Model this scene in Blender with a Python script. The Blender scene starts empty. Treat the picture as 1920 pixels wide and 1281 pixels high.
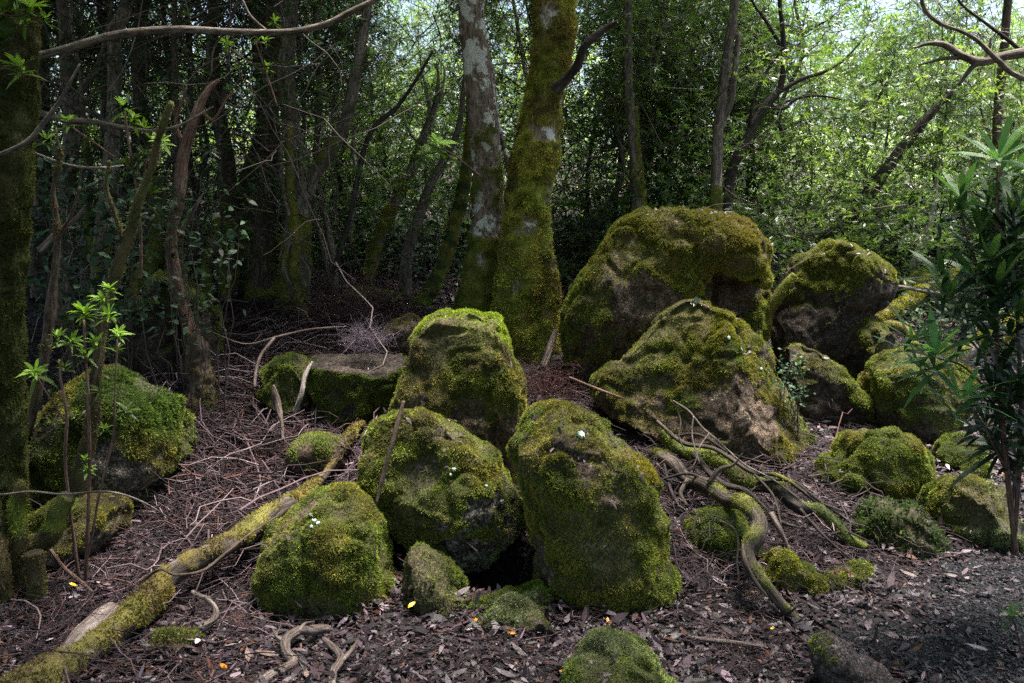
import bpy, math, random
import numpy as np
from mathutils import Vector

# ------------------------------------------------------------------ camera, world, sun
SC = bpy.context.scene
COL = SC.collection
R = math.radians
CAM = np.array([0.0, 0.0, 1.6]); PITCH = R(8.0); FPX = 1663.0
cam = bpy.data.objects.new('camera', bpy.data.cameras.new('camera'))
COL.objects.link(cam); SC.camera = cam
cam.location = CAM; cam.rotation_euler = (R(90) - PITCH, 0, 0)
cam.data.sensor_width = 36.0; cam.data.lens = 36.0 * FPX / 1920.0
cam.data.clip_start = 0.05; cam.data.clip_end = 600

SUN_EL, SUN_AZ = R(76), R(62)          # azimuth from +Y (away from the camera) towards +X
w = bpy.data.worlds.new('World'); SC.world = w; w.use_nodes = True
nt = w.node_tree
sky = nt.nodes.new('ShaderNodeTexSky'); sky.sky_type = 'NISHITA'; sky.sun_disc = False
sky.sun_elevation = SUN_EL; sky.sun_rotation = SUN_AZ; sky.dust_density = 3.0; sky.air_density = 1.0
bg = nt.nodes['Background']; bg.inputs[1].default_value = 0.055
nt.links.new(sky.outputs[0], bg.inputs[0])
sl = bpy.data.lights.new('sun', 'SUN'); sl.energy = 5.0; sl.angle = R(24); sl.color = (1.0, 0.95, 0.86)
so = bpy.data.objects.new('sun', sl); COL.objects.link(so)
sd = Vector((math.sin(SUN_AZ) * math.cos(SUN_EL), math.cos(SUN_AZ) * math.cos(SUN_EL), math.sin(SUN_EL)))
so.rotation_euler = sd.to_track_quat('Z', 'Y').to_euler(); so.location = (6, 8, 14)
SC.view_settings.view_transform = 'Standard'; SC.view_settings.look = 'None'
SC.view_settings.exposure = 2.85; SC.view_settings.gamma = 1.0
SC.cycles.max_bounces = 6; SC.cycles.diffuse_bounces = 3; SC.cycles.transmission_bounces = 4
SC.cycles.use_adaptive_sampling = False; SC.cycles.use_denoising = False
SC.cycles.sample_clamp_indirect = 4.0

# ------------------------------------------------------------------ numeric helpers
def P(px, py, Y):
    """world point seen at photo pixel (px, py) whose world y is Y"""
    xc = (px - 960.0) / FPX; yc = (640.5 - py) / FPX
    c, s = math.cos(PITCH), math.sin(PITCH)
    t = Y / (c + yc * s)
    return np.array([CAM[0] + t * xc, Y, CAM[2] + t * (yc * c - s)])

def U(v):
    v = np.asarray(v, float)
    return v / (np.linalg.norm(v, axis=-1, keepdims=True) + 1e-12)

def _hash(ix, iy, iz, seed):
    h = (ix.astype(np.int64) * 374761393 + iy.astype(np.int64) * 668265263 + iz.astype(np.int64) * 2147483647 + seed * 974634777) & 0xFFFFFFFF
    h = ((h ^ (h >> 13)) * 1274126177) & 0xFFFFFFFF
    h = ((h ^ (h >> 16)) * 2246822519) & 0xFFFFFFFF
    return ((h ^ (h >> 15)) & 0xFFFFFF) / float(0xFFFFFF)

def vnoise(p, seed=0):
    """smooth value noise, roughly -1..1"""
    p = np.asarray(p, float); i = np.floor(p); f = p - i
    f = f * f * f * (f * (f * 6 - 15) + 10); i = i.astype(np.int64)
    r = 0.0
    for dx in (0, 1):
        wx = f[:, 0] if dx else 1 - f[:, 0]
        for dy in (0, 1):
            wy = f[:, 1] if dy else 1 - f[:, 1]
            for dz in (0, 1):
                wz = f[:, 2] if dz else 1 - f[:, 2]
                r = r + wx * wy * wz * _hash(i[:, 0] + dx, i[:, 1] + dy, i[:, 2] + dz, seed)
    return r * 2 - 1

def fbm(p, seed=0, octaves=3, gain=0.5):
    a, r, t = 1.0, 0.0, 0.0
    for k in range(octaves):
        r = r + a * vnoise(p * (2.03 ** k) + 17.1 * k, seed + k); t += a; a *= gain
    return r / t

def cells(p, seed=0):
    """distance to the nearest random point, one point per unit cell"""
    i = np.floor(p).astype(np.int64); best = np.full(len(p), 9.0)
    for dx in (-1, 0, 1):
        for dy in (-1, 0, 1):
            for dz in (-1, 0, 1):
                a, b, c = i[:, 0] + dx, i[:, 1] + dy, i[:, 2] + dz
                q = np.stack([a + _hash(a, b, c, seed), b + _hash(a, b, c, seed + 7), c + _hash(a, b, c, seed + 13)], 1)
                best = np.minimum(best, ((p - q) ** 2).sum(1))
    return np.sqrt(best)

def sstep(a, b, x):
    t = np.clip((x - a) / (b - a), 0, 1); return t * t * (3 - 2 * t)

def mixc(a, b, t):
    t = np.asarray(t)[:, None]; return np.asarray(a) * (1 - t) + np.asarray(b) * t

def spline(pts, n=8):
    """catmull-rom through rows (x,y,z,r...)"""
    p = np.asarray(pts, float)
    p = np.vstack([2 * p[0] - p[1], p, 2 * p[-1] - p[-2]])
    out = []
    for i in range(1, len(p) - 2):
        a, b, c, d = p[i - 1], p[i], p[i + 1], p[i + 2]
        for k in range(n):
            t = k / n
            out.append(0.5 * (2 * b + (c - a) * t + (2 * a - 5 * b + 4 * c - d) * t * t + (3 * b - a - 3 * c + d) * t ** 3))
    out.append(p[-2]); out = np.array(out)
    return out

# ------------------------------------------------------------------ mesh helpers
def mesh_np(name, v, f, mat=None, col=None, attrs=None, smooth=True):
    """f: int array (n,3) or (n,4), or a list of such arrays"""
    fs = f if isinstance(f, list) else [f]
    fs = [np.asarray(x, np.int32) for x in fs if len(x)]
    me = bpy.data.meshes.new(name)
    v = np.asarray(v, np.float32)
    nl = sum(x.size for x in fs); nf = sum(len(x) for x in fs)
    me.vertices.add(len(v)); me.vertices.foreach_set('co', v.ravel())
    me.loops.add(nl); me.polygons.add(nf)
    me.loops.foreach_set('vertex_index', np.concatenate([x.ravel() for x in fs]))
    tot = np.concatenate([np.full(len(x), x.shape[1], np.int32) for x in fs])
    st = np.concatenate([[0], np.cumsum(tot)[:-1]]).astype(np.int32)
    me.polygons.foreach_set('loop_start', st)
    me.polygons.foreach_set('use_smooth', np.full(nf, smooth, bool))
    if col is not None:
        c = np.ones((len(v), 4), np.float32); c[:, :3] = col
        a = me.color_attributes.new('Col', 'FLOAT_COLOR', 'POINT'); a.data.foreach_set('color', c.ravel())
    for k, d in (attrs or {}).items():
        d = np.asarray(d, np.float32)
        if d.ndim == 1:
            a = me.attributes.new(k, 'FLOAT', 'POINT'); a.data.foreach_set('value', d)
        else:
            a = me.attributes.new(k, 'FLOAT_VECTOR', 'POINT'); a.data.foreach_set('vector', d.ravel())
    me.update(calc_edges=True); me.validate()
    if mat: me.materials.append(mat)
    return me

def link(name, me, parent=None, loc=None):
    o = bpy.data.objects.new(name, me); COL.objects.link(o)
    if parent is not None: o.parent = parent
    if loc is not None: o.location = loc
    return o

def tag(o, label=None, cat=None, group=None, kind=None):
    if label: o['label'] = label
    if cat: o['category'] = cat
    if group: o['group'] = group
    if kind: o['kind'] = kind
    return o

def empty(name, loc, label, cat, group=None):
    return tag(link(name, None, loc=tuple(loc)), label, cat, group)

def normals(v, f):
    n = np.zeros_like(v)
    a, b, c = v[f[:, 0]], v[f[:, 1]], v[f[:, 2]]
    fn = np.cross(b - a, c - a)
    if f.shape[1] == 4: fn = np.cross(c - a, v[f[:, 3]] - b)
    for k in range(f.shape[1]):
        for ax in range(3):
            n[:, ax] += np.bincount(f[:, k], fn[:, ax], len(v))
    return U(n)

def tris(f):
    return f if f.shape[1] == 3 else np.vstack([f[:, [0, 1, 2]], f[:, [0, 2, 3]]])

class Bag:
    """collects vertices, faces and colours into one mesh"""
    def __init__(s): s.v, s.f3, s.f4, s.c, s.t, s.m, s.n = [], [], [], [], [], [], 0
    def add(s, v, f, col=(1, 1, 1), tuv=None, mask=None):
        v = np.asarray(v, float); f = np.asarray(f) + s.n
        (s.f3 if f.shape[1] == 3 else s.f4).append(f)
        s.v.append(v); c = np.ones((len(v), 3)); c[:] = col; s.c.append(c)
        s.t.append(v if tuv is None else tuv); s.m.append(np.zeros(len(v)) if mask is None else mask); s.n += len(v)
    def mesh(s, name, mat, org=(0, 0, 0), smooth=True):
        fs = [np.vstack(x) for x in (s.f3, s.f4) if x]
        return mesh_np(name, np.vstack(s.v) - np.asarray(org), fs, mat, np.vstack(s.c),
                       {'tuv': np.vstack(s.t), 'moss': np.concatenate(s.m)}, smooth)

def tube(pts, sides=12, amp=0.0, freq=6.0, seed=0, n=8, flare=None, cap=True):
    """pts rows x,y,z,radius -> verts, quads, straightened coords; amp = relief as a share of the radius"""
    s = spline(pts, n); c = s[:, :3]; r = np.maximum(s[:, 3], 0.0004)
    t = U(np.gradient(c, axis=0))
    ref = np.array([0.31, -0.9, 0.2]) if abs(t[0, 2]) > 0.5 else np.array([0.1, 0.2, 1.0])
    nrm = np.zeros_like(c); u = U(np.cross(t[0], ref))
    for i in range(len(c)):
        u = U(u - t[i] * np.dot(u, t[i])); nrm[i] = u
    b = np.cross(t, nrm)
    a = np.linspace(0, 2 * np.pi, sides, endpoint=False)
    L = np.concatenate([[0], np.cumsum(np.linalg.norm(np.diff(c, axis=0), axis=1))])
    d = nrm[:, None] * np.cos(a)[None, :, None] + b[:, None] * np.sin(a)[None, :, None]
    st = np.stack([np.cos(a)[None] * r[:, None], np.sin(a)[None] * r[:, None], np.repeat(L[:, None], sides, 1)], -1).reshape(-1, 3)
    rr = np.repeat(r[:, None], sides, 1)
    if amp:
        q = st * freq; q[:, 2] *= 0.45
        rr = rr * (1 + amp * fbm(q + seed * 3.7, seed, 3, 0.6).reshape(rr.shape))
    v = (c[:, None] + d * rr[..., None]).reshape(-1, 3)
    i = np.arange(len(c) - 1)[:, None] * sides; j = np.arange(sides)[None]
    k = (j + 1) % sides
    f = np.stack([i + j, i + k, i + sides + k, i + sides + j], -1).reshape(-1, 4)
    return v, f, st

def ends(v, sides, nring):
    """two fans closing a tube's ends as triangles (indices into v plus two new points)"""
    a = v[:sides].mean(0); b = v[-sides:].mean(0); n = len(v)
    j = np.arange(sides); k = (j + 1) % sides; o = (nring - 1) * sides
    f = np.vstack([np.stack([k, j, np.full(sides, n)], 1), np.stack([o + j, o + k, np.full(sides, n + 1)], 1)])
    return np.vstack([v, a, b]), f

def sample(v, f3, wts, dens, rng):
    """points on triangles, number = area * mean weight * density"""
    a, b, c = v[f3[:, 0]], v[f3[:, 1]], v[f3[:, 2]]
    area = 0.5 * np.linalg.norm(np.cross(b - a, c - a), axis=1) * wts[f3].mean(1)
    N = int(area.sum() * dens * 1.35)
    if N < 1: return np.zeros((0, 3)), np.zeros((0, 3)), np.zeros(0, int)
    cum = np.cumsum(area); ti = np.searchsorted(cum, rng.random(N) * cum[-1]); ti = np.minimum(ti, len(f3) - 1)
    r1 = np.sqrt(rng.random(N)); r2 = rng.random(N)
    bc = np.stack([1 - r1, r1 * (1 - r2), r1 * r2], 1)
    t = f3[ti]
    return (v[t] * bc[..., None]).sum(1), bc, ti

def tufts(v, f, nrm, mask, colf, dens, h, rng, blades=3, droop=0.2):
    """moss: little sprigs of thin blades standing on a surface"""
    f3 = tris(f)
    p, bc, ti = sample(v, f3, mask, dens, rng)
    N = len(p)
    if N == 0: return None
    n = U((nrm[f3[ti]] * bc[..., None]).sum(1)); c = colf(p)
    hh = h * (0.5 + rng.random(N) * 0.8) * (1 + 0.55 * fbm(p * 9, 77, 2))
    V, C = [], []
    for k in range(blades):
        e = U(rng.normal(size=(N, 3)))
        d = U(n * 0.75 + e * 0.75 + np.array([0, 0, -droop]))
        sd_ = U(np.cross(d, rng.normal(size=(N, 3))))
        wd = (hh * (0.10 + 0.13 * rng.random(N)))[:, None]
        p0 = p - n * (h * 0.15)
        V.append(np.stack([p0 - sd_ * wd, p0 + sd_ * wd, p0 + d * hh[:, None]], 1))
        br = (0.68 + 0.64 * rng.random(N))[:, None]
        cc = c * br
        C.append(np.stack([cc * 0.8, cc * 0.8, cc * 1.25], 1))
    V = np.concatenate(V).reshape(-1, 3); C = np.concatenate(C).reshape(-1, 3)
    return V, np.arange(len(V)).reshape(-1, 3), C

# ------------------------------------------------------------------ materials
def newmat(name):
    m = bpy.data.materials.new(name); m.use_nodes = True; nt = m.node_tree
    for n in list(nt.nodes): nt.nodes.remove(n)
    out = nt.nodes.new('ShaderNodeOutputMaterial'); pr = nt.nodes.new('ShaderNodeBsdfPrincipled')
    nt.links.new(pr.outputs[0], out.inputs[0])
    return m, nt, pr, out

def N_(nt, t, **k):
    n = nt.nodes.new('ShaderNode' + t)
    for a, b in k.items(): setattr(n, a, b)
    return n

def ramp(nt, src, stops):
    r = N_(nt, 'ValToRGB'); e = r.color_ramp.elements
    while len(e) < len(stops): e.new(0.5)
    for q, (p, c) in zip(e, stops):
        q.position = p; q.color = (*c, 1) if len(c) == 3 else c
    nt.links.new(src, r.inputs[0]); return r

def mixn(nt, fac, a, b, mode='MIX'):
    m = N_(nt, 'Mix', data_type='RGBA', blend_type=mode)
    for s, i in ((fac, 0), (a, 6), (b, 7)):
        if isinstance(s, (float, int)): m.inputs[i].default_value = s
        elif isinstance(s, tuple): m.inputs[i].default_value = (*s, 1)
        else: nt.links.new(s, m.inputs[i])
    return m.outputs[2]

def noise_n(nt, vec, scale, detail=4, rough=0.55, dist=0.0):
    n = N_(nt, 'TexNoise'); n.inputs['Scale'].default_value = scale; n.inputs['Detail'].default_value = detail
    n.inputs['Roughness'].default_value = rough; n.inputs['Distortion'].default_value = dist
    nt.links.new(vec, n.inputs['Vector']); return n.outputs[0]

def attr_n(nt, name):
    return N_(nt, 'Attribute', attribute_name=name)

def bump_n(nt, h, pr, strength=0.5, dist=0.01):
    b = N_(nt, 'Bump'); b.inputs['Strength'].default_value = strength; b.inputs['Distance'].default_value = dist
    nt.links.new(h, b.inputs['Height']); nt.links.new(b.outputs[0], pr.inputs['Normal'])

def leaf_mat(name, transl=0.4, rough=0.45, spec=0.35, objvar=0.3):
    m, nt, pr, out = newmat(name)
    c = attr_n(nt, 'Col').outputs['Color']
    oi = N_(nt, 'ObjectInfo')
    mr = N_(nt, 'MapRange'); mr.inputs['To Min'].default_value = 1 - objvar; mr.inputs['To Max'].default_value = 1 + objvar
    nt.links.new(oi.outputs['Random'], mr.inputs[0])
    c = mixn(nt, 1.0, c, mr.outputs[0], 'MULTIPLY')
    nt.links.new(c, pr.inputs['Base Color']); pr.inputs['Roughness'].default_value = rough
    pr.inputs['Specular IOR Level'].default_value = spec
    if transl:
        tr = N_(nt, 'BsdfTranslucent'); ms = N_(nt, 'MixShader'); ms.inputs[0].default_value = transl
        c2 = mixn(nt, 1.0, c, (1.35, 1.55, 0.75), 'MULTIPLY')
        nt.links.new(c2, tr.inputs[0]); nt.links.new(pr.outputs[0], ms.inputs[1]); nt.links.new(tr.outputs[0], ms.inputs[2])
        nt.links.new(ms.outputs[0], out.inputs[0])
    return m

def rock_mat(name, base=(0.085, 0.06, 0.042), pale=(0.24, 0.21, 0.18), lich=0.62):
    m, nt, pr, out = newmat(name)
    tc = N_(nt, 'TexCoord').outputs['Object']
    n1 = noise_n(nt, tc, 5, 6, 0.65); n2 = noise_n(nt, tc, 38, 5, 0.7); n3 = noise_n(nt, tc, 3.1, 3, 0.5, 0.4)
    dark = tuple(x * 0.35 for x in base)
    c = ramp(nt, n1, [(0.33, dark), (0.52, base), (0.7, tuple(x * 1.9 for x in base))]).outputs[0]
    sp = ramp(nt, n2, [(0.35, (0.45, 0.45, 0.45)), (0.55, (1, 1, 1)), (0.72, (1.9, 1.8, 1.75))]).outputs[0]
    c = mixn(nt, 1.0, c, sp, 'MULTIPLY')
    lm = ramp(nt, n3, [(lich - 0.02, (0, 0, 0)), (lich + 0.12, (0.8, 0.8, 0.8))]).outputs[0]
    lm2 = ramp(nt, n2, [(0.5, (0, 0, 0)), (0.6, (1, 1, 1))]).outputs[0]
    lm = mixn(nt, 1.0, lm, lm2, 'MULTIPLY')
    c = mixn(nt, lm, c, pale)
    # pale pin-head lichens
    gr = noise_n(nt, tc, 95, 3, 0.8)
    c = mixn(nt, 1.0, c, ramp(nt, gr, [(0.38, (0.22, 0.22, 0.22)), (0.5, (1, 1, 1)), (0.62, (2.5, 2.4, 2.3))]).outputs[0], 'MULTIPLY')
    cr = N_(nt, 'TexVoronoi', feature='DISTANCE_TO_EDGE'); cr.inputs['Scale'].default_value = 5; nt.links.new(mixn(nt, 0.12, tc, n1), cr.inputs['Vector'])
    c = mixn(nt, ramp(nt, cr.outputs['Distance'], [(0.0, (0.8, 0.8, 0.8)), (0.025, (0, 0, 0))]).outputs[0], c, tuple(x * 0.15 for x in base))
    v = N_(nt, 'TexVoronoi'); v.inputs['Scale'].default_value = 34; nt.links.new(tc, v.inputs['Vector'])
    pin = ramp(nt, v.outputs['Distance'], [(0.16, (1, 1, 1)), (0.24, (0, 0, 0))]).outputs[0]
    pm = ramp(nt, noise_n(nt, tc, 6, 4, 0.7), [(0.5, (0, 0, 0)), (0.6, (0.75, 0.75, 0.75))]).outputs[0]
    c = mixn(nt, mixn(nt, 1.0, pin, pm, 'MULTIPLY'), c, tuple(x * 1.3 for x in pale))
    mc = attr_n(nt, 'Col').outputs['Color']; mm = attr_n(nt, 'moss').outputs['Fac']
    fine = noise_n(nt, tc, 150, 3, 0.7)
    mc = mixn(nt, 1.0, mc, ramp(nt, fine, [(0.38, (0.15, 0.15, 0.15)), (0.62, (1.5, 1.5, 1.5))]).outputs[0], 'MULTIPLY')
    c = mixn(nt, mm, c, mc)
    nt.links.new(c, pr.inputs['Base Color']); pr.inputs['Roughness'].default_value = 0.85
    pr.inputs['Specular IOR Level'].default_value = 0.25
    h = N_(nt, 'Math', operation='ADD'); nt.links.new(n2, h.inputs[0]); nt.links.new(noise_n(nt, tc, 120, 3, 0.7), h.inputs[1])
    bump_n(nt, h.outputs[0], pr, 1.0, 0.014)
    return m

def moss_mat(name='moss'):
    m, nt, pr, out = newmat(name)
    c = attr_n(nt, 'Col').outputs['Color']
    nt.links.new(c, pr.inputs['Base Color']); pr.inputs['Roughness'].default_value = 0.8
    pr.inputs['Specular IOR Level'].default_value = 0.055
    tr = N_(nt, 'BsdfTranslucent'); ms = N_(nt, 'MixShader'); ms.inputs[0].default_value = 0.25
    nt.links.new(c, tr.inputs[0]); nt.links.new(pr.outputs[0], ms.inputs[1]); nt.links.new(tr.outputs[0], ms.inputs[2])
    nt.links.new(ms.outputs[0], out.inputs[0])
    return m

def bark_mat(name, a, b, scale=14, stretch=0.25, lichen=None, lich_thr=0.6, rough=0.85, bump=0.015):
    m, nt, pr, out = newmat(name)
    mp = N_(nt, 'Mapping'); mp.inputs['Scale'].default_value = (1, 1, stretch)
    nt.links.new(attr_n(nt, 'tuv').outputs['Vector'], mp.inputs[0]); vec = mp.outputs[0]
    n1 = noise_n(nt, vec, scale, 6, 0.65, 0.3); n2 = noise_n(nt, vec, scale * 5, 4, 0.7)
    c = ramp(nt, n1, [(0.32, tuple(x * 0.5 for x in a)), (0.5, a), (0.68, b)]).outputs[0]
    c = mixn(nt, 1.0, c, ramp(nt, n2, [(0.35, (0.3, 0.3, 0.3)), (0.62, (1.4, 1.4, 1.4))]).outputs[0], 'MULTIPLY')
    if lichen:
        raw = attr_n(nt, 'tuv').outputs['Vector']
        l = ramp(nt, noise_n(nt, raw, 7, 4, 0.6, 0.3), [(lich_thr, (0, 0, 0)), (lich_thr + 0.03, (1, 1, 1))]).outputs[0]
        c = mixn(nt, l, c, lichen)
    mc = attr_n(nt, 'Col').outputs['Color']; mm = attr_n(nt, 'moss').outputs['Fac']
    c = mixn(nt, mm, c, mc)
    nt.links.new(c, pr.inputs['Base Color']); pr.inputs['Roughness'].default_value = rough
    pr.inputs['Specular IOR Level'].default_value = 0.25
    h = N_(nt, 'Math', operation='ADD'); nt.links.new(n1, h.inputs[0]); nt.links.new(n2, h.inputs[1])
    bump_n(nt, h.outputs[0], pr, 0.8, bump)
    return m

def plain_mat(name, rough=0.7, spec=0.3, col=None, var=None):
    m, nt, pr, out = newmat(name)
    if col is None:
        c = attr_n(nt, 'Col').outputs['Color']
    else:
        tc = N_(nt, 'TexCoord').outputs['Object']
        c = ramp(nt, noise_n(nt, tc, 60, 4), [(0.3, tuple(x * 0.6 for x in col)), (0.7, tuple(x * 1.3 for x in col))]).outputs[0]
    nt.links.new(c, pr.inputs['Base Color']); pr.inputs['Roughness'].default_value = rough
    pr.inputs['Specular IOR Level'].default_value = spec
    return m

M = dict(
    moss=moss_mat(),
    rock=rock_mat('brown_rock'),
    rock_pale=rock_mat('pale_rock', (0.095, 0.078, 0.066), (0.30, 0.30, 0.28), 0.56),
    rock_dark=rock_mat('dark_rock', (0.045, 0.034, 0.029), (0.14, 0.12, 0.1), 0.66),
    rock_smooth=rock_mat('smooth_rock', (0.085, 0.066, 0.066), (0.12, 0.1, 0.1), 0.75),
    leaf=leaf_mat('green_leaf', 0.5, 0.36, 0.55),
    leaf_gloss=leaf_mat('glossy_leaf', 0.2, 0.55, 0.25, 0.1),
    leaf_near=leaf_mat('near_leaf', 0.35, 0.5, 0.3, 0.1),
    bark_brown=bark_mat('brown_bark', (0.08, 0.055, 0.042), (0.15, 0.115, 0.095), 16, 0.22),
    bark_grey=bark_mat('grey_bark', (0.12, 0.096, 0.082), (0.27, 0.23, 0.205), 16, 0.25, (0.36, 0.34, 0.33), 0.66),
    bark_twin=bark_mat('lichened_bark', (0.20, 0.145, 0.12), (0.34, 0.27, 0.24), 12, 0.3, (0.55, 0.53, 0.52), 0.53),
    bark_pale=bark_mat('pale_bark', (0.30, 0.25, 0.24), (0.5, 0.44, 0.43), 14, 0.3, (0.6, 0.58, 0.58), 0.6),
    bark_red=bark_mat('reddish_bark', (0.15, 0.085, 0.066), (0.30, 0.20, 0.17), 22, 0.12),
    bark_dark=bark_mat('dark_bark', (0.035, 0.027, 0.025), (0.075, 0.06, 0.055), 14, 0.25),
    wood=bark_mat('weathered_wood', (0.13, 0.095, 0.085), (0.30, 0.245, 0.23), 30, 0.08, bump=0.01),
    wood_dark=bark_mat('damp_wood', (0.06, 0.045, 0.038), (0.19, 0.15, 0.135), 26, 0.08, bump=0.012),
    litter=plain_mat('dead_leaf', 0.5, 0.35),
    twig=plain_mat('twig_bark', 0.75, 0.25),
    stone=plain_mat('gravel_stone', 0.6, 0.35),
    lichen=plain_mat('pale_lichen', 0.95, 0.05, (0.38, 0.44, 0.37)),
    rot=plain_mat('old_board', 0.8, 0.2, (0.05, 0.045, 0.05)),
)

def ground_mat(name, a, b, sc=9):
    m, nt, pr, out = newmat(name)
    tc = N_(nt, 'TexCoord').outputs['Object']
    n1 = noise_n(nt, tc, sc, 8, 0.7); n2 = noise_n(nt, tc, sc * 9, 5, 0.7)
    c = ramp(nt, n1, [(0.3, tuple(x * 0.5 for x in a)), (0.55, a), (0.75, b)]).outputs[0]
    c = mixn(nt, 1.0, c, ramp(nt, n2, [(0.35, (0.4, 0.4, 0.4)), (0.65, (1.5, 1.5, 1.5))]).outputs[0], 'MULTIPLY')
    nt.links.new(c, pr.inputs['Base Color']); pr.inputs['Roughness'].default_value = 0.9
    bump_n(nt, n2, pr, 1.0, 0.02)
    return m
M['soil'] = ground_mat('forest_soil', (0.032, 0.022, 0.024), (0.06, 0.042, 0.045))
M['path'] = ground_mat('path_grit', (0.015, 0.013, 0.017), (0.03, 0.027, 0.034), 14)

# ------------------------------------------------------------------ ground
GC = [(960, 1281, 2.85), (100, 1281, 2.85), (1900, 1281, 2.85), (1900, 1040, 4.05), (620, 1180, 3.32), (1280, 1160, 3.4),
      (1560, 1150, 3.45), (350, 1000, 4.1), (450, 850, 4.9), (450, 700, 5.8), (600, 600, 6.8), (650, 540, 8.0), (350, 740, 5.3),
      (100, 1000, 3.95), (30, 1150, 3.25), (50, 760, 5.0), (1020, 700, 6.3), (1100, 760, 5.5), (1000, 600, 7.8), (1500, 850, 5.0),
      (1600, 960, 4.35), (1750, 850, 5.1), (1850, 760, 6.2), (1700, 560, 8.6), (1300, 445, 10), (1900, 580, 8.0), (200, 560, 7.5),
      (880, 1140, 3.45), (960, 900, 4.7), (850, 980, 4.3), (1350, 900, 4.6), (1240, 1000, 4.0)]
gp = [tuple(P(*g)) for g in GC]
gp += [(x, y, z) for x in (-14, -6, 0, 6, 14) for y, z in ((-8, 0.0), (-1.5, 0.0), (1.2, 0.0))]
gp += [(-7, 4, 0.35), (-7, 8, 1.0), (7, 4, 0.0), (8, 7, 0.5), (-12, 6, 1.0), (12, 6, 0.6)]
gp += [(x, 13, 1.85) for x in (-9, -4, 1, 6, 11)] + [(x, 20, 3.1) for x in (-16, -8, 0, 8, 16)] + [(x, 32, 3.8) for x in (-24, -8, 8, 24)]
gp = np.array(gp)
def _phi(d2): return np.sqrt(d2 + 0.15 ** 2)
def _k(a, b): return _phi(((a[:, None, :2] - b[None, :, :2]) ** 2).sum(-1))
K = _k(gp, gp) + np.eye(len(gp)) * 0.02
A1 = np.hstack([gp[:, :2], np.ones((len(gp), 1))])
S = np.block([[K, A1], [A1.T, np.zeros((3, 3))]])
CF = np.linalg.solve(S, np.concatenate([gp[:, 2], [0, 0, 0]]))
def gz(x, y):
    x = np.atleast_1d(np.asarray(x, float)); y = np.atleast_1d(np.asarray(y, float))
    xc, yc = np.clip(x, -26, 26), np.clip(y, -9, 34)
    q = np.stack([xc, yc], -1)
    z = np.zeros(len(x))
    for s in range(0, len(x), 20000):
        z[s:s + 20000] = _k(q[s:s + 20000], gp) @ CF[:-3] + CF[-3] * xc[s:s + 20000] + CF[-2] * yc[s:s + 20000] + CF[-1]
    h = P(935, 1075, 3.85)
    return z - 0.32 * np.exp(-(((x - h[0]) / 0.2) ** 2 + ((y - h[1] - 0.05) / 0.26) ** 2) ** 1.5)
def gz1(x, y): return float(gz([x], [y])[0])

def path_w(x, y):
    """1 on the gravel path at lower right, 0 off it"""
    e = fbm(np.stack([x, y, x * 0], -1) * 3.0, 5, 3) * 0.22
    ln = 0.75 + (y - 2.6) * 0.95         # left edge of the path as x(y)
    far = 4.15 + 0.12 * (x - 2)
    return sstep(-0.25, 0.3, x - ln + e) * sstep(-0.15, 0.2, far - y + e)

xs = np.unique(np.concatenate([np.linspace(-150, -12, 24), np.linspace(-12, -4.5, 60), np.arange(-4.5, 4.5, 0.04), np.linspace(4.5, 12, 60), np.linspace(12, 150, 24)]))
ys = np.unique(np.concatenate([np.linspace(-120, -4, 20), np.linspace(-4, 2.2, 40), np.arange(2.2, 8.5, 0.04), np.linspace(8.5, 20, 80), np.linspace(20, 240, 40)]))
X, Y = np.meshgrid(xs, ys); X = X.ravel(); Y = Y.ravel()
q3 = np.stack([X, Y, X * 0], -1)
Z = gz(X, Y) + 0.035 * fbm(q3 * 2.3, 3, 3) * (1 - path_w(X, Y)) + 0.012 * fbm(q3 * 11, 4, 2) * (1 - 0.7 * path_w(X, Y))
nx, ny = len(xs), len(ys)
i = (np.arange(ny - 1)[:, None] * nx + np.arange(nx - 1)[None]).ravel()
gf = np.stack([i, i + 1, i + nx + 1, i + nx], 1)
tag(link('ground', mesh_np('ground', np.stack([X, Y, Z], 1), gf, M['soil'])), 'dark soil of the forest floor rising behind the boulders', 'ground', kind='structure')
pw = path_w(X, Y)
keep = (pw[gf].min(1) > 0.35) & (X[gf].max(1) < 12) & (Y[gf].min(1) > -3)
used, inv = np.unique(gf[keep], return_inverse=True)
pv = np.stack([X, Y, Z + 0.006], 1)[used]
tag(link('path', mesh_np('path', pv, inv.reshape(-1, 4), M['path'])), 'dark gritty walking path at the lower right', 'path', kind='structure')

# ------------------------------------------------------------------ moss colours
OLIVE, OCHRE, GREEN, BRIGHT, BROWN, LIME, DEEP = ((0.108, 0.124, 0.022), (0.135, 0.12, 0.024), (0.095, 0.122, 0.02), (0.19, 0.25, 0.025),
                                            (0.07, 0.052, 0.026), (0.12, 0.14, 0.06), (0.045, 0.062, 0.018))
def mosscol(pal, seed):
    a, b, c = [np.array(x) for x in pal]
    def f(p):
        n1 = fbm(p * 4.5, seed + 50, 3); n2 = fbm(p * 16, seed + 60, 2)
        col = mixc(a, b, sstep(-0.25, 0.35, n1 + 0.35 * n2))
        col = mixc(col, c, sstep(0.05, 0.45, fbm(p * 7 + 9, seed + 70, 2)) * 0.8)
        col = mixc(col, np.array((0.06, 0.045, 0.024)), sstep(0.1, 0.45, fbm(p * 3.1 + 4, seed + 80, 4, 0.6)) * 0.45)
        return col * (1.6 * (1 + 0.6 * n2)).clip(0.4, 3.0)[:, None]
    return f

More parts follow.
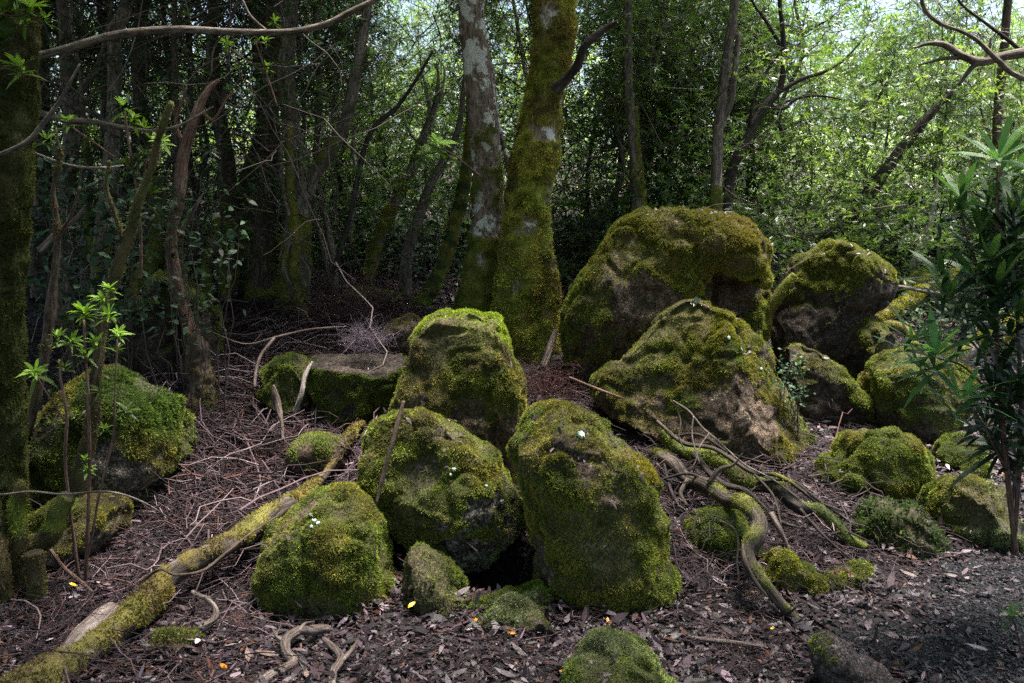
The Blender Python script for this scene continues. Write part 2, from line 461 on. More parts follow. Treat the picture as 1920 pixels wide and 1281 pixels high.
# ------------------------------------------------------------------ boulders
def blob(outline, Y, thick, e=0.75, apex=None, back=None, lean=0.0):
    """closed body: the photo outline at distance Y, swelling `thick` towards the camera and `back` away"""
    back = thick if back is None else back
    o = np.array([P(px, py, Y) for px, py in outline])
    c = o.mean(0)
    pts = np.vstack([o, o[:1]]); pts = np.vstack([pts[-2], pts, pts[1]])
    ring = []
    for k in range(1, len(pts) - 2):
        a, b, cc, d = pts[k - 1:k + 3]
        for t in np.linspace(0, 1, 6, endpoint=False):
            ring.append(0.5 * (2 * b + (cc - a) * t + (2 * a - 5 * b + 4 * cc - d) * t * t + (3 * b - a - 3 * cc + d) * t ** 3))
    ring = np.array(ring); n = len(ring)
    ap = P(*apex, Y) if apex else c
    V = []; m = 14
    ph = np.linspace(-np.pi / 2, np.pi / 2, 2 * m + 1)
    for f in ph[1:-1]:
        s = abs(math.cos(f)) ** e; d = math.copysign(abs(math.sin(f)) ** e, f)
        cc = c + (ap - c) * (1 - s) if f < 0 else c
        q = cc + (ring - cc) * s
        q = q + np.array([0, 1, 0]) * d * (thick if f < 0 else back)
        if f > 0: q[:, 2] -= 0.2 * d * back      # the back of the stone falls away
        q[:, 1] += lean * (q[:, 2] - c[2])
        V.append(q)
    V = np.vstack(V); L = 2 * m - 1
    i = np.arange(L - 1)[:, None] * n; j = np.arange(n)[None]; k = (j + 1) % n
    F = np.stack([i + j, i + n + j, i + n + k, i + k], -1).reshape(-1, 4)
    p0 = ap - np.array([0, thick, 0]); p1 = c + np.array([0, back, -0.2 * back]); a = len(V)
    p0[1] += lean * (p0[2] - c[2])
    V = np.vstack([V, p0, p1]); jj = np.arange(n); kk = (jj + 1) % n
    F3 = np.vstack([np.stack([np.full(n, a), jj, kk], 1), np.stack([np.full(n, a + 1), (L - 1) * n + kk, (L - 1) * n + jj], 1)])
    return V, F, F3

def remesh(parts, voxel):
    b = Bag()
    for V, F, F3 in parts:
        n0 = b.n; b.add(V, F); b.f3.append(F3 + n0)
    me = b.mesh('tmp', None); ob = link('tmp', me)
    md = ob.modifiers.new('r', 'REMESH'); md.mode = 'VOXEL'; md.voxel_size = voxel
    bpy.context.view_layer.update()
    ev = ob.evaluated_get(bpy.context.evaluated_depsgraph_get()); m2 = ev.to_mesh()
    v = np.empty(len(m2.vertices) * 3); m2.vertices.foreach_get('co', v); v = v.reshape(-1, 3)
    f = np.empty(len(m2.loops), np.int32); m2.loops.foreach_get('vertex_index', f); f = f.reshape(-1, 4)
    ev.to_mesh_clear(); bpy.data.objects.remove(ob); bpy.data.meshes.remove(me)
    # light smoothing of the voxel steps
    for _ in range(3):
        acc = np.zeros_like(v); cnt = np.zeros(len(v))
        for k in range(4):
            a, c = f[:, k], f[:, (k + 1) % 4]
            for ax in range(3):
                acc[:, ax] += np.bincount(a, v[c, ax], len(v)) + np.bincount(c, v[a, ax], len(v))
            cnt += np.bincount(a, minlength=len(v)) + np.bincount(c, minlength=len(v))
        v = v * 0.45 + 0.55 * acc / np.maximum(cnt, 1)[:, None]
    return v, f

STONES = []
def boulder(name, label, parts, seed, mat='rock', pal=(OLIVE, OCHRE, GREEN), cover=0.6, bare=(), mossy=(), cuts=5, voxel=0.014,
            relief=1.0, tuft_h=0.012, dens=26000, group=None, cat='boulder', lich=(), up=0.55, angular=0.8, bright=(), fac=()):
    rng = np.random.default_rng(seed)
    v, f = remesh([blob(*p[:3], **(p[3] if len(p) > 3 else {})) for p in parts], voxel)
    c = v.mean(0); size = (v.max(0) - v.min(0)).mean()
    # flat facets facing the viewer's half space, as broken boulders have
    for k in range(cuts):
        n = U(rng.normal(size=3) * np.array([1, 0.8, 0.8]) + np.array([0, -0.5, 0.25]))
        d = (v - c) @ n; lim = np.quantile(d, 0.995) * rng.uniform(0.78, 0.93)
        over = np.maximum(d - lim, 0); v = v - n * (over * angular)[:, None]
    for n, q in fac:
        n = U(n); d = (v - c) @ n; lim = d.max() * q; v = v - n * (np.maximum(d - lim, 0) * 0.92)[:, None]
    nr = normals(v, f)
    v = v + nr * (size * 0.035 * relief * fbm(v * (2.6 / size) + seed, seed, 3) + 0.012 * relief * fbm(v * 11, seed + 1, 3))[:, None]
    rid = 1 - np.abs(fbm(v * 5.5 + 3, seed + 21, 2)) * 2
    v = v - nr * (relief * 0.022 * sstep(0.5, 0.95, rid))[:, None]
    nr = normals(v, f)
    mk = up * nr[:, 2] + 1.0 * fbm(v * 3.6 + seed, seed + 9, 4, 0.6) + 0.35 * fbm(v * 18, seed + 12, 2) + (cover - 0.5) * 1.7 - 0.12
    for (px, py, d, r) in bare:
        q = P(px, py, d); dd = np.linalg.norm((v - q), axis=1) / r
        mk -= 1.7 * (1 - sstep(0.45, 1.15, dd + 0.8 * fbm(v * 8, seed + 5, 4, 0.65)))
    for (px, py, d, r) in mossy:
        q = P(px, py, d); mk += 1.5 * (1 - sstep(0.6, 1.1, np.linalg.norm((v - q), axis=1) / r))
    mask = sstep(-0.05, 0.06, mk)
    wv = v + 0.02 * np.stack([vnoise(v * 14, seed + 31), vnoise(v * 14, seed + 32), vnoise(v * 14, seed + 33)], 1)
    c1 = 1 - cells(wv * 13, seed + 3) ** 2; c2 = 1 - cells(wv * 34, seed + 4) ** 2
    thick_ = sstep(-0.32, 0.15, fbm(v * 5 + 31, seed + 14, 3))          # cushions against a thin felt of moss
    v = v + nr * (mask * (-0.016 + thick_ * (0.022 * c1 + 0.010 * c2) + 0.004 * c2) + (1 - mask) * (0.008 * fbm(v * 26, seed + 8, 4, 0.6) - 0.004))[:, None]
    nr = normals(v, f)
    cf0 = mosscol(pal, seed)
    def cf(p):
        col = cf0(p)
        for (px, py, d, r, cc) in bright:
            q = P(px, py, d); t = 1 - sstep(0.5, 1.1, np.linalg.norm(p - q, axis=1) / r + 0.25 * fbm(p * 14, seed + 6, 2))
            col = mixc(col, np.array(cc), t * 0.85)
        return col
    org = np.array([c[0], c[1], v[:, 2].min() + 0.05])
    o = link(name, mesh_np(name, v - org, f, M[mat], cf(v) * (0.22 + 0.3 * (1 - thick_))[:, None], {'moss': mask * (0.45 + 0.55 * thick_)}), loc=tuple(org))  # dead moss under the tufts, painted darker still to shade the crevices
    tag(o, label, cat, group)
    # do not stand moss below the soil
    gzv = gz(v[:, 0], v[:, 1]); tm = mask * (v[:, 2] > gzv - 0.03) * (0.25 + 0.75 * (nr[:, 1] < 0.45))
    tm = tm * (0.25 + 0.75 * thick_)
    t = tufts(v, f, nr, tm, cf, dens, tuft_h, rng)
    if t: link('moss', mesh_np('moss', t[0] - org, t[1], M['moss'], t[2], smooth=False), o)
    STONES.append((v, f, nr, gzv))
    for (px, py, d, r) in lich:
        # a crust of lichen lying on the stone where the view ray meets it
        q = P(px, py, d); ray = U(q - CAM); w_ = v - CAM; tt = w_ @ ray
        off = np.linalg.norm(w_ - tt[:, None] * ray, axis=1); cand = np.where(off < 0.03)[0]
        if len(cand) == 0: continue
        iv = cand[np.argmin(tt[cand])]; n = nr[iv]; u = U(np.cross(n, [0.3, 0.2, 1])); b_ = np.cross(n, u); k = 22
        a = np.linspace(0, 2 * np.pi, k, endpoint=False); rr = r * (0.5 + 0.65 * rng.random(k))
        ringv = v[iv] + (u * np.cos(a)[:, None] + b_ * np.sin(a)[:, None]) * rr[:, None]
        V = np.vstack([ringv - n * 0.004, v[iv] + (ringv - v[iv]) * 0.8 + n * 0.009, v[iv] + n * 0.0105])
        jj = np.arange(k); kk = (jj + 1) % k
        F4 = np.stack([jj, kk, k + kk, k + jj], 1); F3 = np.stack([k + jj, k + kk, np.full(k, 2 * k)], 1)
        tag(link('lichen', mesh_np('lichen', V - org, [F3, F4], M['lichen'], smooth=False), o), 'pale mint green crust of lichen')
    return o, v, f, nr, mask

MO = (OLIVE, OCHRE, GREEN)
# front group
boulder('boulder', 'tall boulder wrapped in thick olive moss with one white lichen dot near its top',
  [([(972, 785), (1000, 765), (1050, 757), (1110, 780), (1165, 802), (1205, 835), (1234, 885), (1238, 960), (1252, 1040), (1272, 1100), (1284, 1150), (1260, 1230), (1150, 1230), (1060, 1190), (1012, 1100), (1000, 1020), (988, 930), (962, 860), (960, 815)], 3.75, 0.36, dict(e=0.86, apex=(1130, 1000), back=0.6))],
  11, pal=(OLIVE, OCHRE, GREEN), cover=0.95, bare=[(1080, 860, 3.5, 0.13), (1010, 1060, 3.65, 0.13), (1035, 840, 3.6, 0.06), (1150, 940, 3.42, 0.05)],
  lich=[(1100, 808, 3.6, 0.021)], bright=[(1245, 1125, 3.6, 0.17, BRIGHT), (1215, 860, 3.7, 0.16, (0.27, 0.22, 0.02))], voxel=0.012, cuts=0, fac=[((0.62, -0.1, 0.78), 0.82), ((-0.6, -0.2, 0.78), 0.9)])
boulder('boulder', 'tilted boulder propped over the black hollow, pale bare rock along its underside',
  [([(688, 820), (715, 788), (770, 774), (835, 792), (890, 832), (940, 852), (968, 890), (992, 935), (988, 975), (950, 1018), (925, 1046), (870, 1056), (815, 1042), (770, 1005), (728, 980), (700, 930), (680, 880)], 4.0, 0.34, dict(e=0.62, apex=(850, 960), back=0.6))],
  23, pal=(OLIVE, GREEN, OCHRE), cover=0.68, mat='rock_pale', bare=[(860, 1045, 3.8, 0.13), (910, 960, 3.65, 0.10), (780, 850, 3.75, 0.07), (860, 900, 3.68, 0.08), (950, 930, 3.8, 0.07)],
  lich=[(952, 938, 3.7, 0.012), (918, 902, 3.7, 0.008), (847, 872, 3.7, 0.01), (837, 892, 3.7, 0.008)], voxel=0.012, cuts=7, angular=0.95, fac=[((-0.15, -1, 0.55), 0.72), ((0.3, -0.9, -0.4), 0.8)])
boulder('boulder', 'front rounded mossy boulder nearest the long mossy log, pale lichen spots at its top',
  [([(520, 978), (570, 940), (610, 917), (650, 913), (690, 932), (714, 965), (724, 1012), (742, 1062), (752, 1120), (748, 1170), (700, 1240), (600, 1240), (540, 1190), (505, 1120), (486, 1060), (495, 1010)], 3.75, 0.36, dict(e=0.7, apex=(630, 1080)))],
  37, pal=(OLIVE, GREEN, OCHRE), cover=0.98, bare=[(600, 1075, 3.42, 0.035), (585, 965, 3.65, 0.07)], lich=[(590, 965, 3.6, 0.013), (578, 978, 3.6, 0.01), (604, 972, 3.6, 0.011), (572, 962, 3.6, 0.008)], voxel=0.012, cuts=4)
boulder('boulder', 'small dark mossy boulder wedged between the front rounded boulder and the black hollow',
  [([(752, 1040), (790, 1026), (835, 1050), (872, 1090), (894, 1135), (898, 1200), (870, 1230), (790, 1230), (755, 1180), (742, 1100)], 3.55, 0.2, dict(e=0.85, back=0.4))],
  41, pal=(DEEP, OLIVE, GREEN), cover=1.6, bare=[], voxel=0.01, cuts=3)
boulder('mossy_stone', 'low flat cushion of dull green moss in the leaf litter before the black hollow',
  [([(885, 1140), (930, 1118), (985, 1105), (1020, 1112), (1050, 1150), (1015, 1185), (960, 1200), (900, 1190)], 3.42, 0.2, dict(e=0.9, back=0.25))],
  43, pal=(GREEN, LIME, OLIVE), cover=0.75, voxel=0.01, cuts=1, cat='stone', relief=1.4)
boulder('mossy_stone', 'half buried stone under pale green moss at the bottom edge of the photo',
  [([(1055, 1240), (1100, 1205), (1150, 1188), (1200, 1212), (1240, 1250), (1265, 1300), (1250, 1360), (1100, 1360), (1050, 1300)], 2.88, 0.2, dict(e=0.85))],
  47, pal=(LIME, GREEN, (0.24, 0.27, 0.10)), cover=0.95, voxel=0.009, cuts=1, cat='stone', tuft_h=0.009, dens=40000)
boulder('boulder', 'broad boulder with a flat bright green crown in front of the twin trunks',
  [([(782, 600), (800, 580), (850, 569), (900, 573), (938, 590), (945, 625), (958, 665), (985, 720), (1003, 765), (995, 830), (950, 880), (860, 880), (760, 860), (732, 800), (742, 740), (762, 670)], 4.85, 0.42, dict(e=0.62, apex=(870, 760)))],
  53, pal=(OLIVE, OCHRE, BROWN), cover=0.82, bare=[(870, 800, 4.45, 0.13), (785, 755, 4.5, 0.06), (960, 830, 4.5, 0.15)], bright=[(870, 572, 4.8, 0.33, (0.27, 0.36, 0.03)), (930, 590, 4.7, 0.2, (0.27, 0.36, 0.03)), (830, 650, 4.5, 0.14, GREEN)], voxel=0.014, cuts=3, fac=[((0.0, -1, 0.12), 0.78), ((0.1, 0.1, 1), 0.9)])
# right group
boulder('boulder', 'largest boulder, domed and capped by thick golden moss overhanging a dark recess',
  [([(1062, 720), (1054, 640), (1062, 560), (1082, 510), (1112, 470), (1135, 432), (1170, 412), (1225, 400), (1285, 408), (1330, 440), (1330, 520), (1320, 620), (1320, 760), (1100, 800)], 6.15, 0.5, dict(e=0.76, apex=(1200, 600))),
   ([(1200, 412), (1240, 396), (1300, 400), (1360, 414), (1400, 430), (1430, 458), (1436, 500), (1428, 540), (1390, 530), (1330, 520), (1260, 500), (1190, 470)], 6.15, 0.5, dict(e=0.76, back=0.4)),
   ([(1300, 480), (1425, 490), (1438, 560), (1425, 620), (1410, 760), (1280, 760), (1280, 600)], 6.35, 0.3, dict(e=0.7))],
  61, pal=(OLIVE, OCHRE, GREEN), cover=0.72, up=0.7, bare=[(1225, 560, 5.55, 0.26), (1370, 570, 6.0, 0.2), (1180, 640, 5.6, 0.14), (1330, 545, 6, 0.12)],
  mossy=[(1250, 440, 5.7, 0.35), (1100, 520, 5.8, 0.2), (1390, 470, 5.6, 0.25)], bright=[(1200, 420, 6, 0.5, (0.17, 0.17, 0.03)), (1380, 440, 5.9, 0.4, (0.19, 0.16, 0.03))], voxel=0.016, cuts=2, relief=1.5, tuft_h=0.018, dens=20000)
boulder('boulder', 'pyramid shaped boulder before the largest one, olive moss above and bare brown rock below',
  [([(1290, 556), (1340, 577), (1402, 622), (1460, 662), (1500, 712), (1525, 785), (1500, 850), (1440, 900), (1330, 900), (1240, 860), (1190, 810), (1130, 760), (1115, 715), (1150, 685), (1205, 628), (1245, 582)], 5.25, 0.55, dict(e=0.85, apex=(1400, 720)))],
  67, pal=(OLIVE, OCHRE, GREEN), cover=0.62, up=0.8, bare=[(1370, 780, 4.75, 0.24), (1310, 800, 4.8, 0.14), (1440, 790, 4.85, 0.13)], mossy=[(1290, 640, 5.1, 0.2), (1490, 760, 5.1, 0.15)],
  lich=[(1296, 564, 5.1, 0.032), (1374, 634, 5.0, 0.014), (1432, 688, 5.0, 0.012)], voxel=0.014, cuts=2, fac=[((-0.45, -1, 0.5), 0.62), ((0.75, -0.75, 0.55), 0.66)], bright=[(1340, 600, 5.1, 0.25, (0.22, 0.21, 0.025))])
boulder('boulder', 'dark broken boulder notched on its right side, thin moss on its crest',
  [([(1480, 490), (1512, 466), (1550, 452), (1600, 462), (1655, 500), (1668, 535), (1648, 572), (1610, 588), (1560, 590), (1500, 640), (1455, 640), (1450, 590), (1472, 540)], 6.3, 0.3, dict(e=0.6, apex=(1600, 520), back=0.25)),
   ([(1470, 560), (1560, 540), (1618, 556), (1622, 640), (1628, 780), (1480, 780), (1455, 650)], 6.34, 0.27, dict(e=0.5)),
   ([(1585, 650), (1605, 598), (1640, 606), (1670, 640), (1682, 690), (1650, 715), (1600, 700)], 6.2, 0.4, dict(e=0.5)),
   ([(1530, 680), (1640, 690), (1650, 720), (1625, 800), (1540, 800)], 6.35, 0.34, dict(e=0.5))],
  71, mat='rock_dark', pal=(OLIVE, OCHRE, GREEN), cover=0.3, up=1.1, mossy=[(1550, 480, 6.2, 0.25), (1600, 490, 6.1, 0.18), (1640, 640, 5.9, 0.1), (1650, 510, 6.2, 0.12), (1480, 560, 6.2, 0.12)], voxel=0.013, cuts=0, angular=1.0, relief=0.9, fac=[((-0.75, -0.8, 0.25), 0.6), ((0.8, -0.75, -0.25), 0.68), ((-0.62, -0.1, 0.78), 0.93)], bright=[(1560, 480, 6.2, 0.5, (0.2, 0.21, 0.04))])
boulder('boulder', 'dark slanting slab of rock with a moss covered edge below the notched boulder',
  [([(1480, 655), (1520, 650), (1570, 690), (1610, 740), (1645, 800), (1600, 860), (1500, 860), (1480, 760)], 5.6, 0.2, dict(e=0.5))],
  73, mat='rock_dark', pal=(OLIVE, OCHRE, GREEN), cover=0.25, up=1.2, mossy=[(1560, 690, 5.5, 0.12), (1620, 760, 5.5, 0.12)], cuts=3, angular=1.0)
boulder('boulder', 'shadowed mossy boulder standing behind the leafy dark shrub, right of the slanting slab',
  [([(1640, 690), (1690, 656), (1745, 662), (1790, 650), (1815, 700), (1810, 760), (1772, 800), (1740, 880), (1660, 870), (1632, 780), (1630, 730)], 5.5, 0.35, dict(e=0.65))],
  79, pal=(OLIVE, GREEN, OCHRE), cover=0.7, mat='rock_dark', cuts=4, bare=[(1690, 830, 5.3, 0.2)])
boulder('boulder', 'humped mossy boulder with a lower left shoulder, between the pyramid boulder and the path',
  [([(1572, 850), (1592, 812), (1640, 797), (1700, 812), (1738, 850), (1740, 900), (1700, 980), (1600, 980), (1560, 920)], 4.75, 0.25, dict(e=0.75)),
   ([(1492, 925), (1530, 870), (1580, 850), (1630, 880), (1640, 940), (1600, 990), (1500, 990)], 4.7, 0.22, dict(e=0.8))],
  83, pal=(OLIVE, GREEN, OCHRE), cover=0.95, cuts=2, relief=1.3)
boulder('boulder', 'small mossy boulder half hidden behind the leafy shrub at the path bend',
  [([(1755, 855), (1790, 818), (1830, 830), (1856, 880), (1830, 930), (1765, 930)], 5.0, 0.2)], 89, pal=(OLIVE, GREEN, LIME), cover=0.95, cuts=1)
boulder('boulder', 'wide low boulder under pale olive moss beside the far end of the path',
  [([(1745, 940), (1775, 902), (1840, 898), (1895, 925), (1918, 985), (1910, 1060), (1800, 1060), (1790, 1010), (1750, 970)], 4.3, 0.25, dict(e=0.7))],
  97, pal=((0.14, 0.14, 0.025), LIME, GREEN), cover=1.0, cuts=3, relief=1.4)
FERN = boulder('boulder', 'squat mound bristling with feathery dark green moss at the edge of the path',
  [([(1600, 995), (1630, 945), (1670, 930), (1722, 952), (1765, 1000), (1770, 1045), (1740, 1090), (1640, 1090), (1605, 1040)], 4.15, 0.25, dict(e=0.8))],
  101, pal=(DEEP, (0.034, 0.055, 0.016), (0.05, 0.07, 0.02)), cover=1.2, cuts=1, tuft_h=0.03, dens=9000)
boulder('boulder', 'round mossy boulder left of the peeling twisted root',
  [([(1280, 1000), (1300, 970), (1350, 955), (1400, 975), (1428, 1020), (1425, 1110), (1350, 1130), (1290, 1090)], 3.97, 0.2, dict(e=0.75))],
  103, pal=(OLIVE, GREEN, DEEP), cover=0.95, cuts=2)
boulder('mossy_stone', 'low lumpy mossy stone right of the peeling twisted root',
  [([(1430, 1060), (1462, 1025), (1500, 1045), (1530, 1060), (1540, 1110), (1500, 1160), (1450, 1140)], 3.72, 0.18),
   ([(1500, 1075), (1560, 1062), (1618, 1060), (1625, 1085), (1580, 1120), (1510, 1140)], 3.75, 0.14)],
  107, pal=(OLIVE, (0.15, 0.15, 0.02), GREEN), cover=0.98, cuts=1, voxel=0.01, cat='stone')
boulder('stone', 'smooth purplish brown stone lying along the path edge at the bottom of the photo',
  [([(1518, 1205), (1545, 1185), (1590, 1200), (1640, 1235), (1700, 1280), (1740, 1330), (1650, 1360), (1570, 1330), (1530, 1260)], 2.86, 0.12, dict(e=0.8))],
  109, mat='rock_smooth', pal=(OLIVE, BROWN, GREEN), cover=0.12, up=0.2, mossy=[(1530, 1200, 2.85, 0.07), (1545, 1235, 2.78, 0.05)], cuts=1, voxel=0.01, cat='stone', relief=0.7)
# left group
boulder('boulder', 'big domed boulder on the left slope, leafy green moss over bare rock low down',
  [([(110, 745), (170, 698), (240, 688), (300, 716), (340, 768), (348, 830), (322, 890), (275, 935), (210, 965), (140, 960), (80, 900), (70, 810)], 4.45, 0.42, dict(e=0.7))],
  113, mat='rock_pale', pal=(DEEP, GREEN, OCHRE), cover=0.9, bare=[(235, 900, 4.1, 0.15), (200, 870, 4.05, 0.1)], bright=[(280, 740, 4.3, 0.3, (0.07, 0.12, 0.02)), (270, 870, 4.2, 0.2, OCHRE)], cuts=3, tuft_h=0.018, dens=18000)
boulder('boulder', 'mossy boulder with a curved bare grey lower edge below the big domed one',
  [([(50, 1010), (90, 950), (150, 932), (205, 940), (222, 965), (214, 1002), (170, 1042), (120, 1068), (70, 1075), (40, 1060)], 3.85, 0.28, dict(e=0.65))],
  127, mat='rock_pale', pal=(OCHRE, OLIVE, BROWN), cover=0.75, bare=[(190, 1010, 3.7, 0.08), (140, 1050, 3.65, 0.09), (100, 1070, 3.6, 0.08)], cuts=3)
boulder('boulder', 'dull grey half mossed rock beside the dark gap left of the long mossy log',
  [([(195, 1035), (240, 1018), (262, 1050), (275, 1110), (250, 1150), (180, 1150), (165, 1100)], 3.95, 0.2, dict(e=0.6))],
  131, mat='rock_dark', pal=(DEEP, BROWN, OLIVE), cover=0.35, cuts=5, angular=1)
boulder('mossy_stone', 'small dark mossy stone tucked against the lower end of the long mossy log',
  [([(115, 1145), (150, 1122), (190, 1128), (200, 1150), (180, 1190), (120, 1200)], 3.45, 0.13, dict(e=0.7))],
  137, mat='rock_dark', pal=(GREEN, DEEP, OLIVE), cover=0.7, cuts=3, voxel=0.01, cat='stone')
boulder('boulder', 'flat topped dark boulder like a table on the left slope',
  [([(590, 668), (620, 660), (700, 658), (756, 668), (760, 720), (720, 775), (660, 800), (610, 770), (592, 720)], 5.4, 0.3, dict(e=0.4))],
  139, mat='rock_dark', pal=(GREEN, (0.09, 0.12, 0.02), OLIVE), cover=0.9, up=-1.5, bare=[(650, 770, 5.1, 0.06)], cuts=2, fac=[((0, -0.12, 1), 0.72)])
boulder('boulder', 'dark rock with a green mossy crown under the crooked dead stem on the left slope',
  [([(240, 610), (258, 545), (300, 508), (350, 510), (392, 550), (402, 610), (395, 700), (300, 740), (235, 700)], 5.7, 0.4, dict(e=0.65))],
  149, mat='rock_dark', pal=(GREEN, OLIVE, DEEP), cover=0.42, up=1.0, cuts=4, mossy=[(330, 520, 5.5, 0.15)])
boulder('stone', 'plain brown rounded stone behind the left shoulder of the green crowned boulder',
  [([(715, 625), (738, 600), (770, 592), (795, 610), (795, 650), (730, 660)], 5.9, 0.18, dict(e=0.75))],
  151, mat='rock', pal=(BROWN, OLIVE, BROWN), cover=0.25, cuts=1, cat='stone', relief=0.7)
boulder('mossy_stone', 'green mossy stone half sunk in the twigs left of the flat topped boulder',
  [([(495, 700), (530, 668), (572, 672), (592, 710), (580, 770), (510, 770)], 5.35, 0.25)], 157, pal=(DEEP, GREEN, OLIVE), cover=0.85, cuts=2, cat='stone')
boulder('mossy_stone', 'low mossy hump in the twig heap under the flat topped boulder',
  [([(545, 830), (590, 800), (640, 812), (660, 850), (620, 890), (550, 880)], 4.7, 0.2)], 163, pal=(GREEN, OLIVE, BROWN), cover=0.55, cuts=2, cat='stone')
boulder('mossy_stone', 'thin flat stone with patchy moss lying upslope beneath the leaning trunks',
  [([(645, 550), (690, 538), (745, 548), (750, 562), (690, 570), (648, 566)], 7.4, 0.25)], 167, pal=(OLIVE, GREEN, OCHRE), cover=0.6, cuts=1, cat='stone')
boulder('boulder', 'yellow green mossy boulder far upslope beyond the notched boulder',
  [([(1700, 530), (1730, 510), (1762, 520), (1775, 560), (1740, 600), (1690, 590)], 8.3, 0.35)], 173, pal=(OLIVE, (0.2, 0.2, 0.03), GREEN), cover=1.0, cuts=1, voxel=0.02, dens=14000)
boulder('mossy_stone', 'small half buried mossy stone in the litter below the long mossy log',
  [([(285, 1195), (330, 1180), (370, 1200), (360, 1240), (300, 1250)], 3.15, 0.1)], 179, pal=(BROWN, OLIVE, GREEN), cover=0.5, cuts=1, cat='stone', voxel=0.01)

# ------------------------------------------------------------------ leaves and twigs
def frame(d, rng):
    s = U(np.cross(d, rng.normal(size=d.shape))); return s, np.cross(s, d)

def leaf_np(base, d, L, Wd, col, rng, droop=0.2, rich=False, side=None):
    """base (N,3), direction (N,3), length (N,), half width (N,), colour (N,3)"""
    N = len(base); s, u = frame(d, rng)
    if side is not None: s = side; u = np.cross(s, d)
    L = L[:, None]; Wd = Wd[:, None]; g = np.array([0, 0, -1.0])
    if rich:
        m1 = base + d * L * 0.3 + u * Wd * 0.2; m2 = base + d * L * 0.68 + g * L * droop * 0.4; t = base + d * L + g * L * droop
        V = np.stack([base, m1 - s * Wd, m1 + s * Wd, m2 - s * Wd * 0.8, m2 + s * Wd * 0.8, t], 1)
        i = np.arange(N)[:, None] * 6
        F3 = np.vstack([i + [0, 2, 1], i + [3, 4, 5]]); F4 = i + [1, 2, 4, 3]
        return V.reshape(-1, 3), F3, F4, np.repeat(col, 6, 0)
    m = base + d * L * 0.45 + g * L * droop * 0.2; t = base + d * L + g * L * droop
    V = np.stack([base, m - s * Wd + u * Wd * 0.4, t, m + s * Wd + u * Wd * 0.4], 1)
    i = np.arange(N)[:, None] * 4
    return V.reshape(-1, 3), np.vstack([i + [0, 2, 1], i + [0, 3, 2]]), np.zeros((0, 4), int), np.repeat(col, 4, 0)

class Leaves:
    def __init__(s): s.v, s.f3, s.f4, s.c, s.n = [], [], [], [], 0
    def add(s, V, F3, F4, C):
        s.v.append(V); s.c.append(C); s.f3.append(F3 + s.n)
        if len(F4): s.f4.append(F4 + s.n)
        s.n += len(V)
    def rosettes(s, cen, axis, nl, L, W, open_, colf, rng, droop=0.2, rich=False, lvar=0.3):
        N = len(cen); c = np.repeat(cen, nl, 0); ax = np.repeat(U(axis), nl, 0)
        e1, e2 = frame(U(axis), rng); e1 = np.repeat(e1, nl, 0); e2 = np.repeat(e2, nl, 0)
        a = np.tile(np.arange(nl) * 2 * np.pi / nl * (1 if nl < 9 else 2.4), N) + rng.normal(0, 0.25, N * nl)
        op = np.clip(open_ + rng.normal(0, 0.22, N * nl), 0.1, 1.5)
        if nl >= 9: op = op * np.tile(np.linspace(0.45, 1.15, nl), N)
        rad = e1 * np.cos(a)[:, None] + e2 * np.sin(a)[:, None]
        d = U(ax * np.cos(op)[:, None] + rad * np.sin(op)[:, None])
        side = U(np.cross(ax, rad))
        ll = L * (1 + lvar * rng.normal(size=N * nl)).clip(0.4, 1.6)
        col = colf(c) * (0.8 + 0.4 * rng.random((N * nl, 1)))
        s.add(*leaf_np(c + d * 0.002, d, ll, ll * W, col, rng, droop, rich, side))
    def mesh(s, name, mat, org=(0, 0, 0)):
        fs = [np.vstack(x) for x in (s.f3, s.f4) if x]
        return mesh_np(name, np.vstack(s.v) - np.asarray(org), fs, mat, np.vstack(s.c), smooth=False)

def sticks(p0, d, L, r, col, rng, K=6, bend=0.25, sides=3, lift=None):
    """many thin curved sticks at once"""
    N = len(p0); pts = np.zeros((N, K, 3)); pts[:, 0] = p0; cur = d.copy()
    for k in range(1, K):
        cur = U(cur + rng.normal(0, bend, (N, 3)) * np.array([1, 1, 0.6]))
        pts[:, k] = pts[:, k - 1] + cur * (L / (K - 1))[:, None]
    if lift is not None:
        z = gz(pts[..., 0].ravel(), pts[..., 1].ravel()).reshape(N, K)
        pts[..., 2] = np.maximum(pts[..., 2], z + 0.004) * 0.4 + 0.6 * (z + lift[:, None] * (0.6 + 0.4 * rng.random((N, K))))
    t = U(np.gradient(pts, axis=1)); s = U(np.cross(t, np.array([0.2, 0.3, 0.93]))); u = np.cross(s, t)
    rr = r[:, None] * np.linspace(1, 0.45, K)[None]
    a = np.arange(sides) * 2 * np.pi / sides
    V = pts[:, :, None] + (s[:, :, None] * np.cos(a)[:, None] + u[:, :, None] * np.sin(a)[:, None]) * rr[..., None, None]
    i = (np.arange(N) * K * sides)[:, None, None]; k = (np.arange(K - 1) * sides)[None, :, None]; j = np.arange(sides)[None, None]
    jn = (j + 1) % sides
    F = np.stack([i + k + j, i + k + jn, i + k + sides + jn, i + k + sides + j], -1).reshape(-1, 4)
    return V.reshape(-1, 3), F, np.repeat(col, K * sides, 0), pts

def palette(cols, wts, N, rng, var=0.3):
    c = np.array(cols)[rng.choice(len(cols), N, p=np.array(wts) / sum(wts))]
    return c * (1 + var * rng.normal(size=(N, 1))).clip(0.35, 1.8)

# ------------------------------------------------------------------ stems given as photo polylines
def stem_pts(pl, Y):
    out = []
    for q in pl:
        y = q[3] if len(q) > 3 else Y
        p = P(q[0], q[1], y); out.append([*p, q[2] * 0.5 / FPX * np.linalg.norm(p - CAM)])
    return out

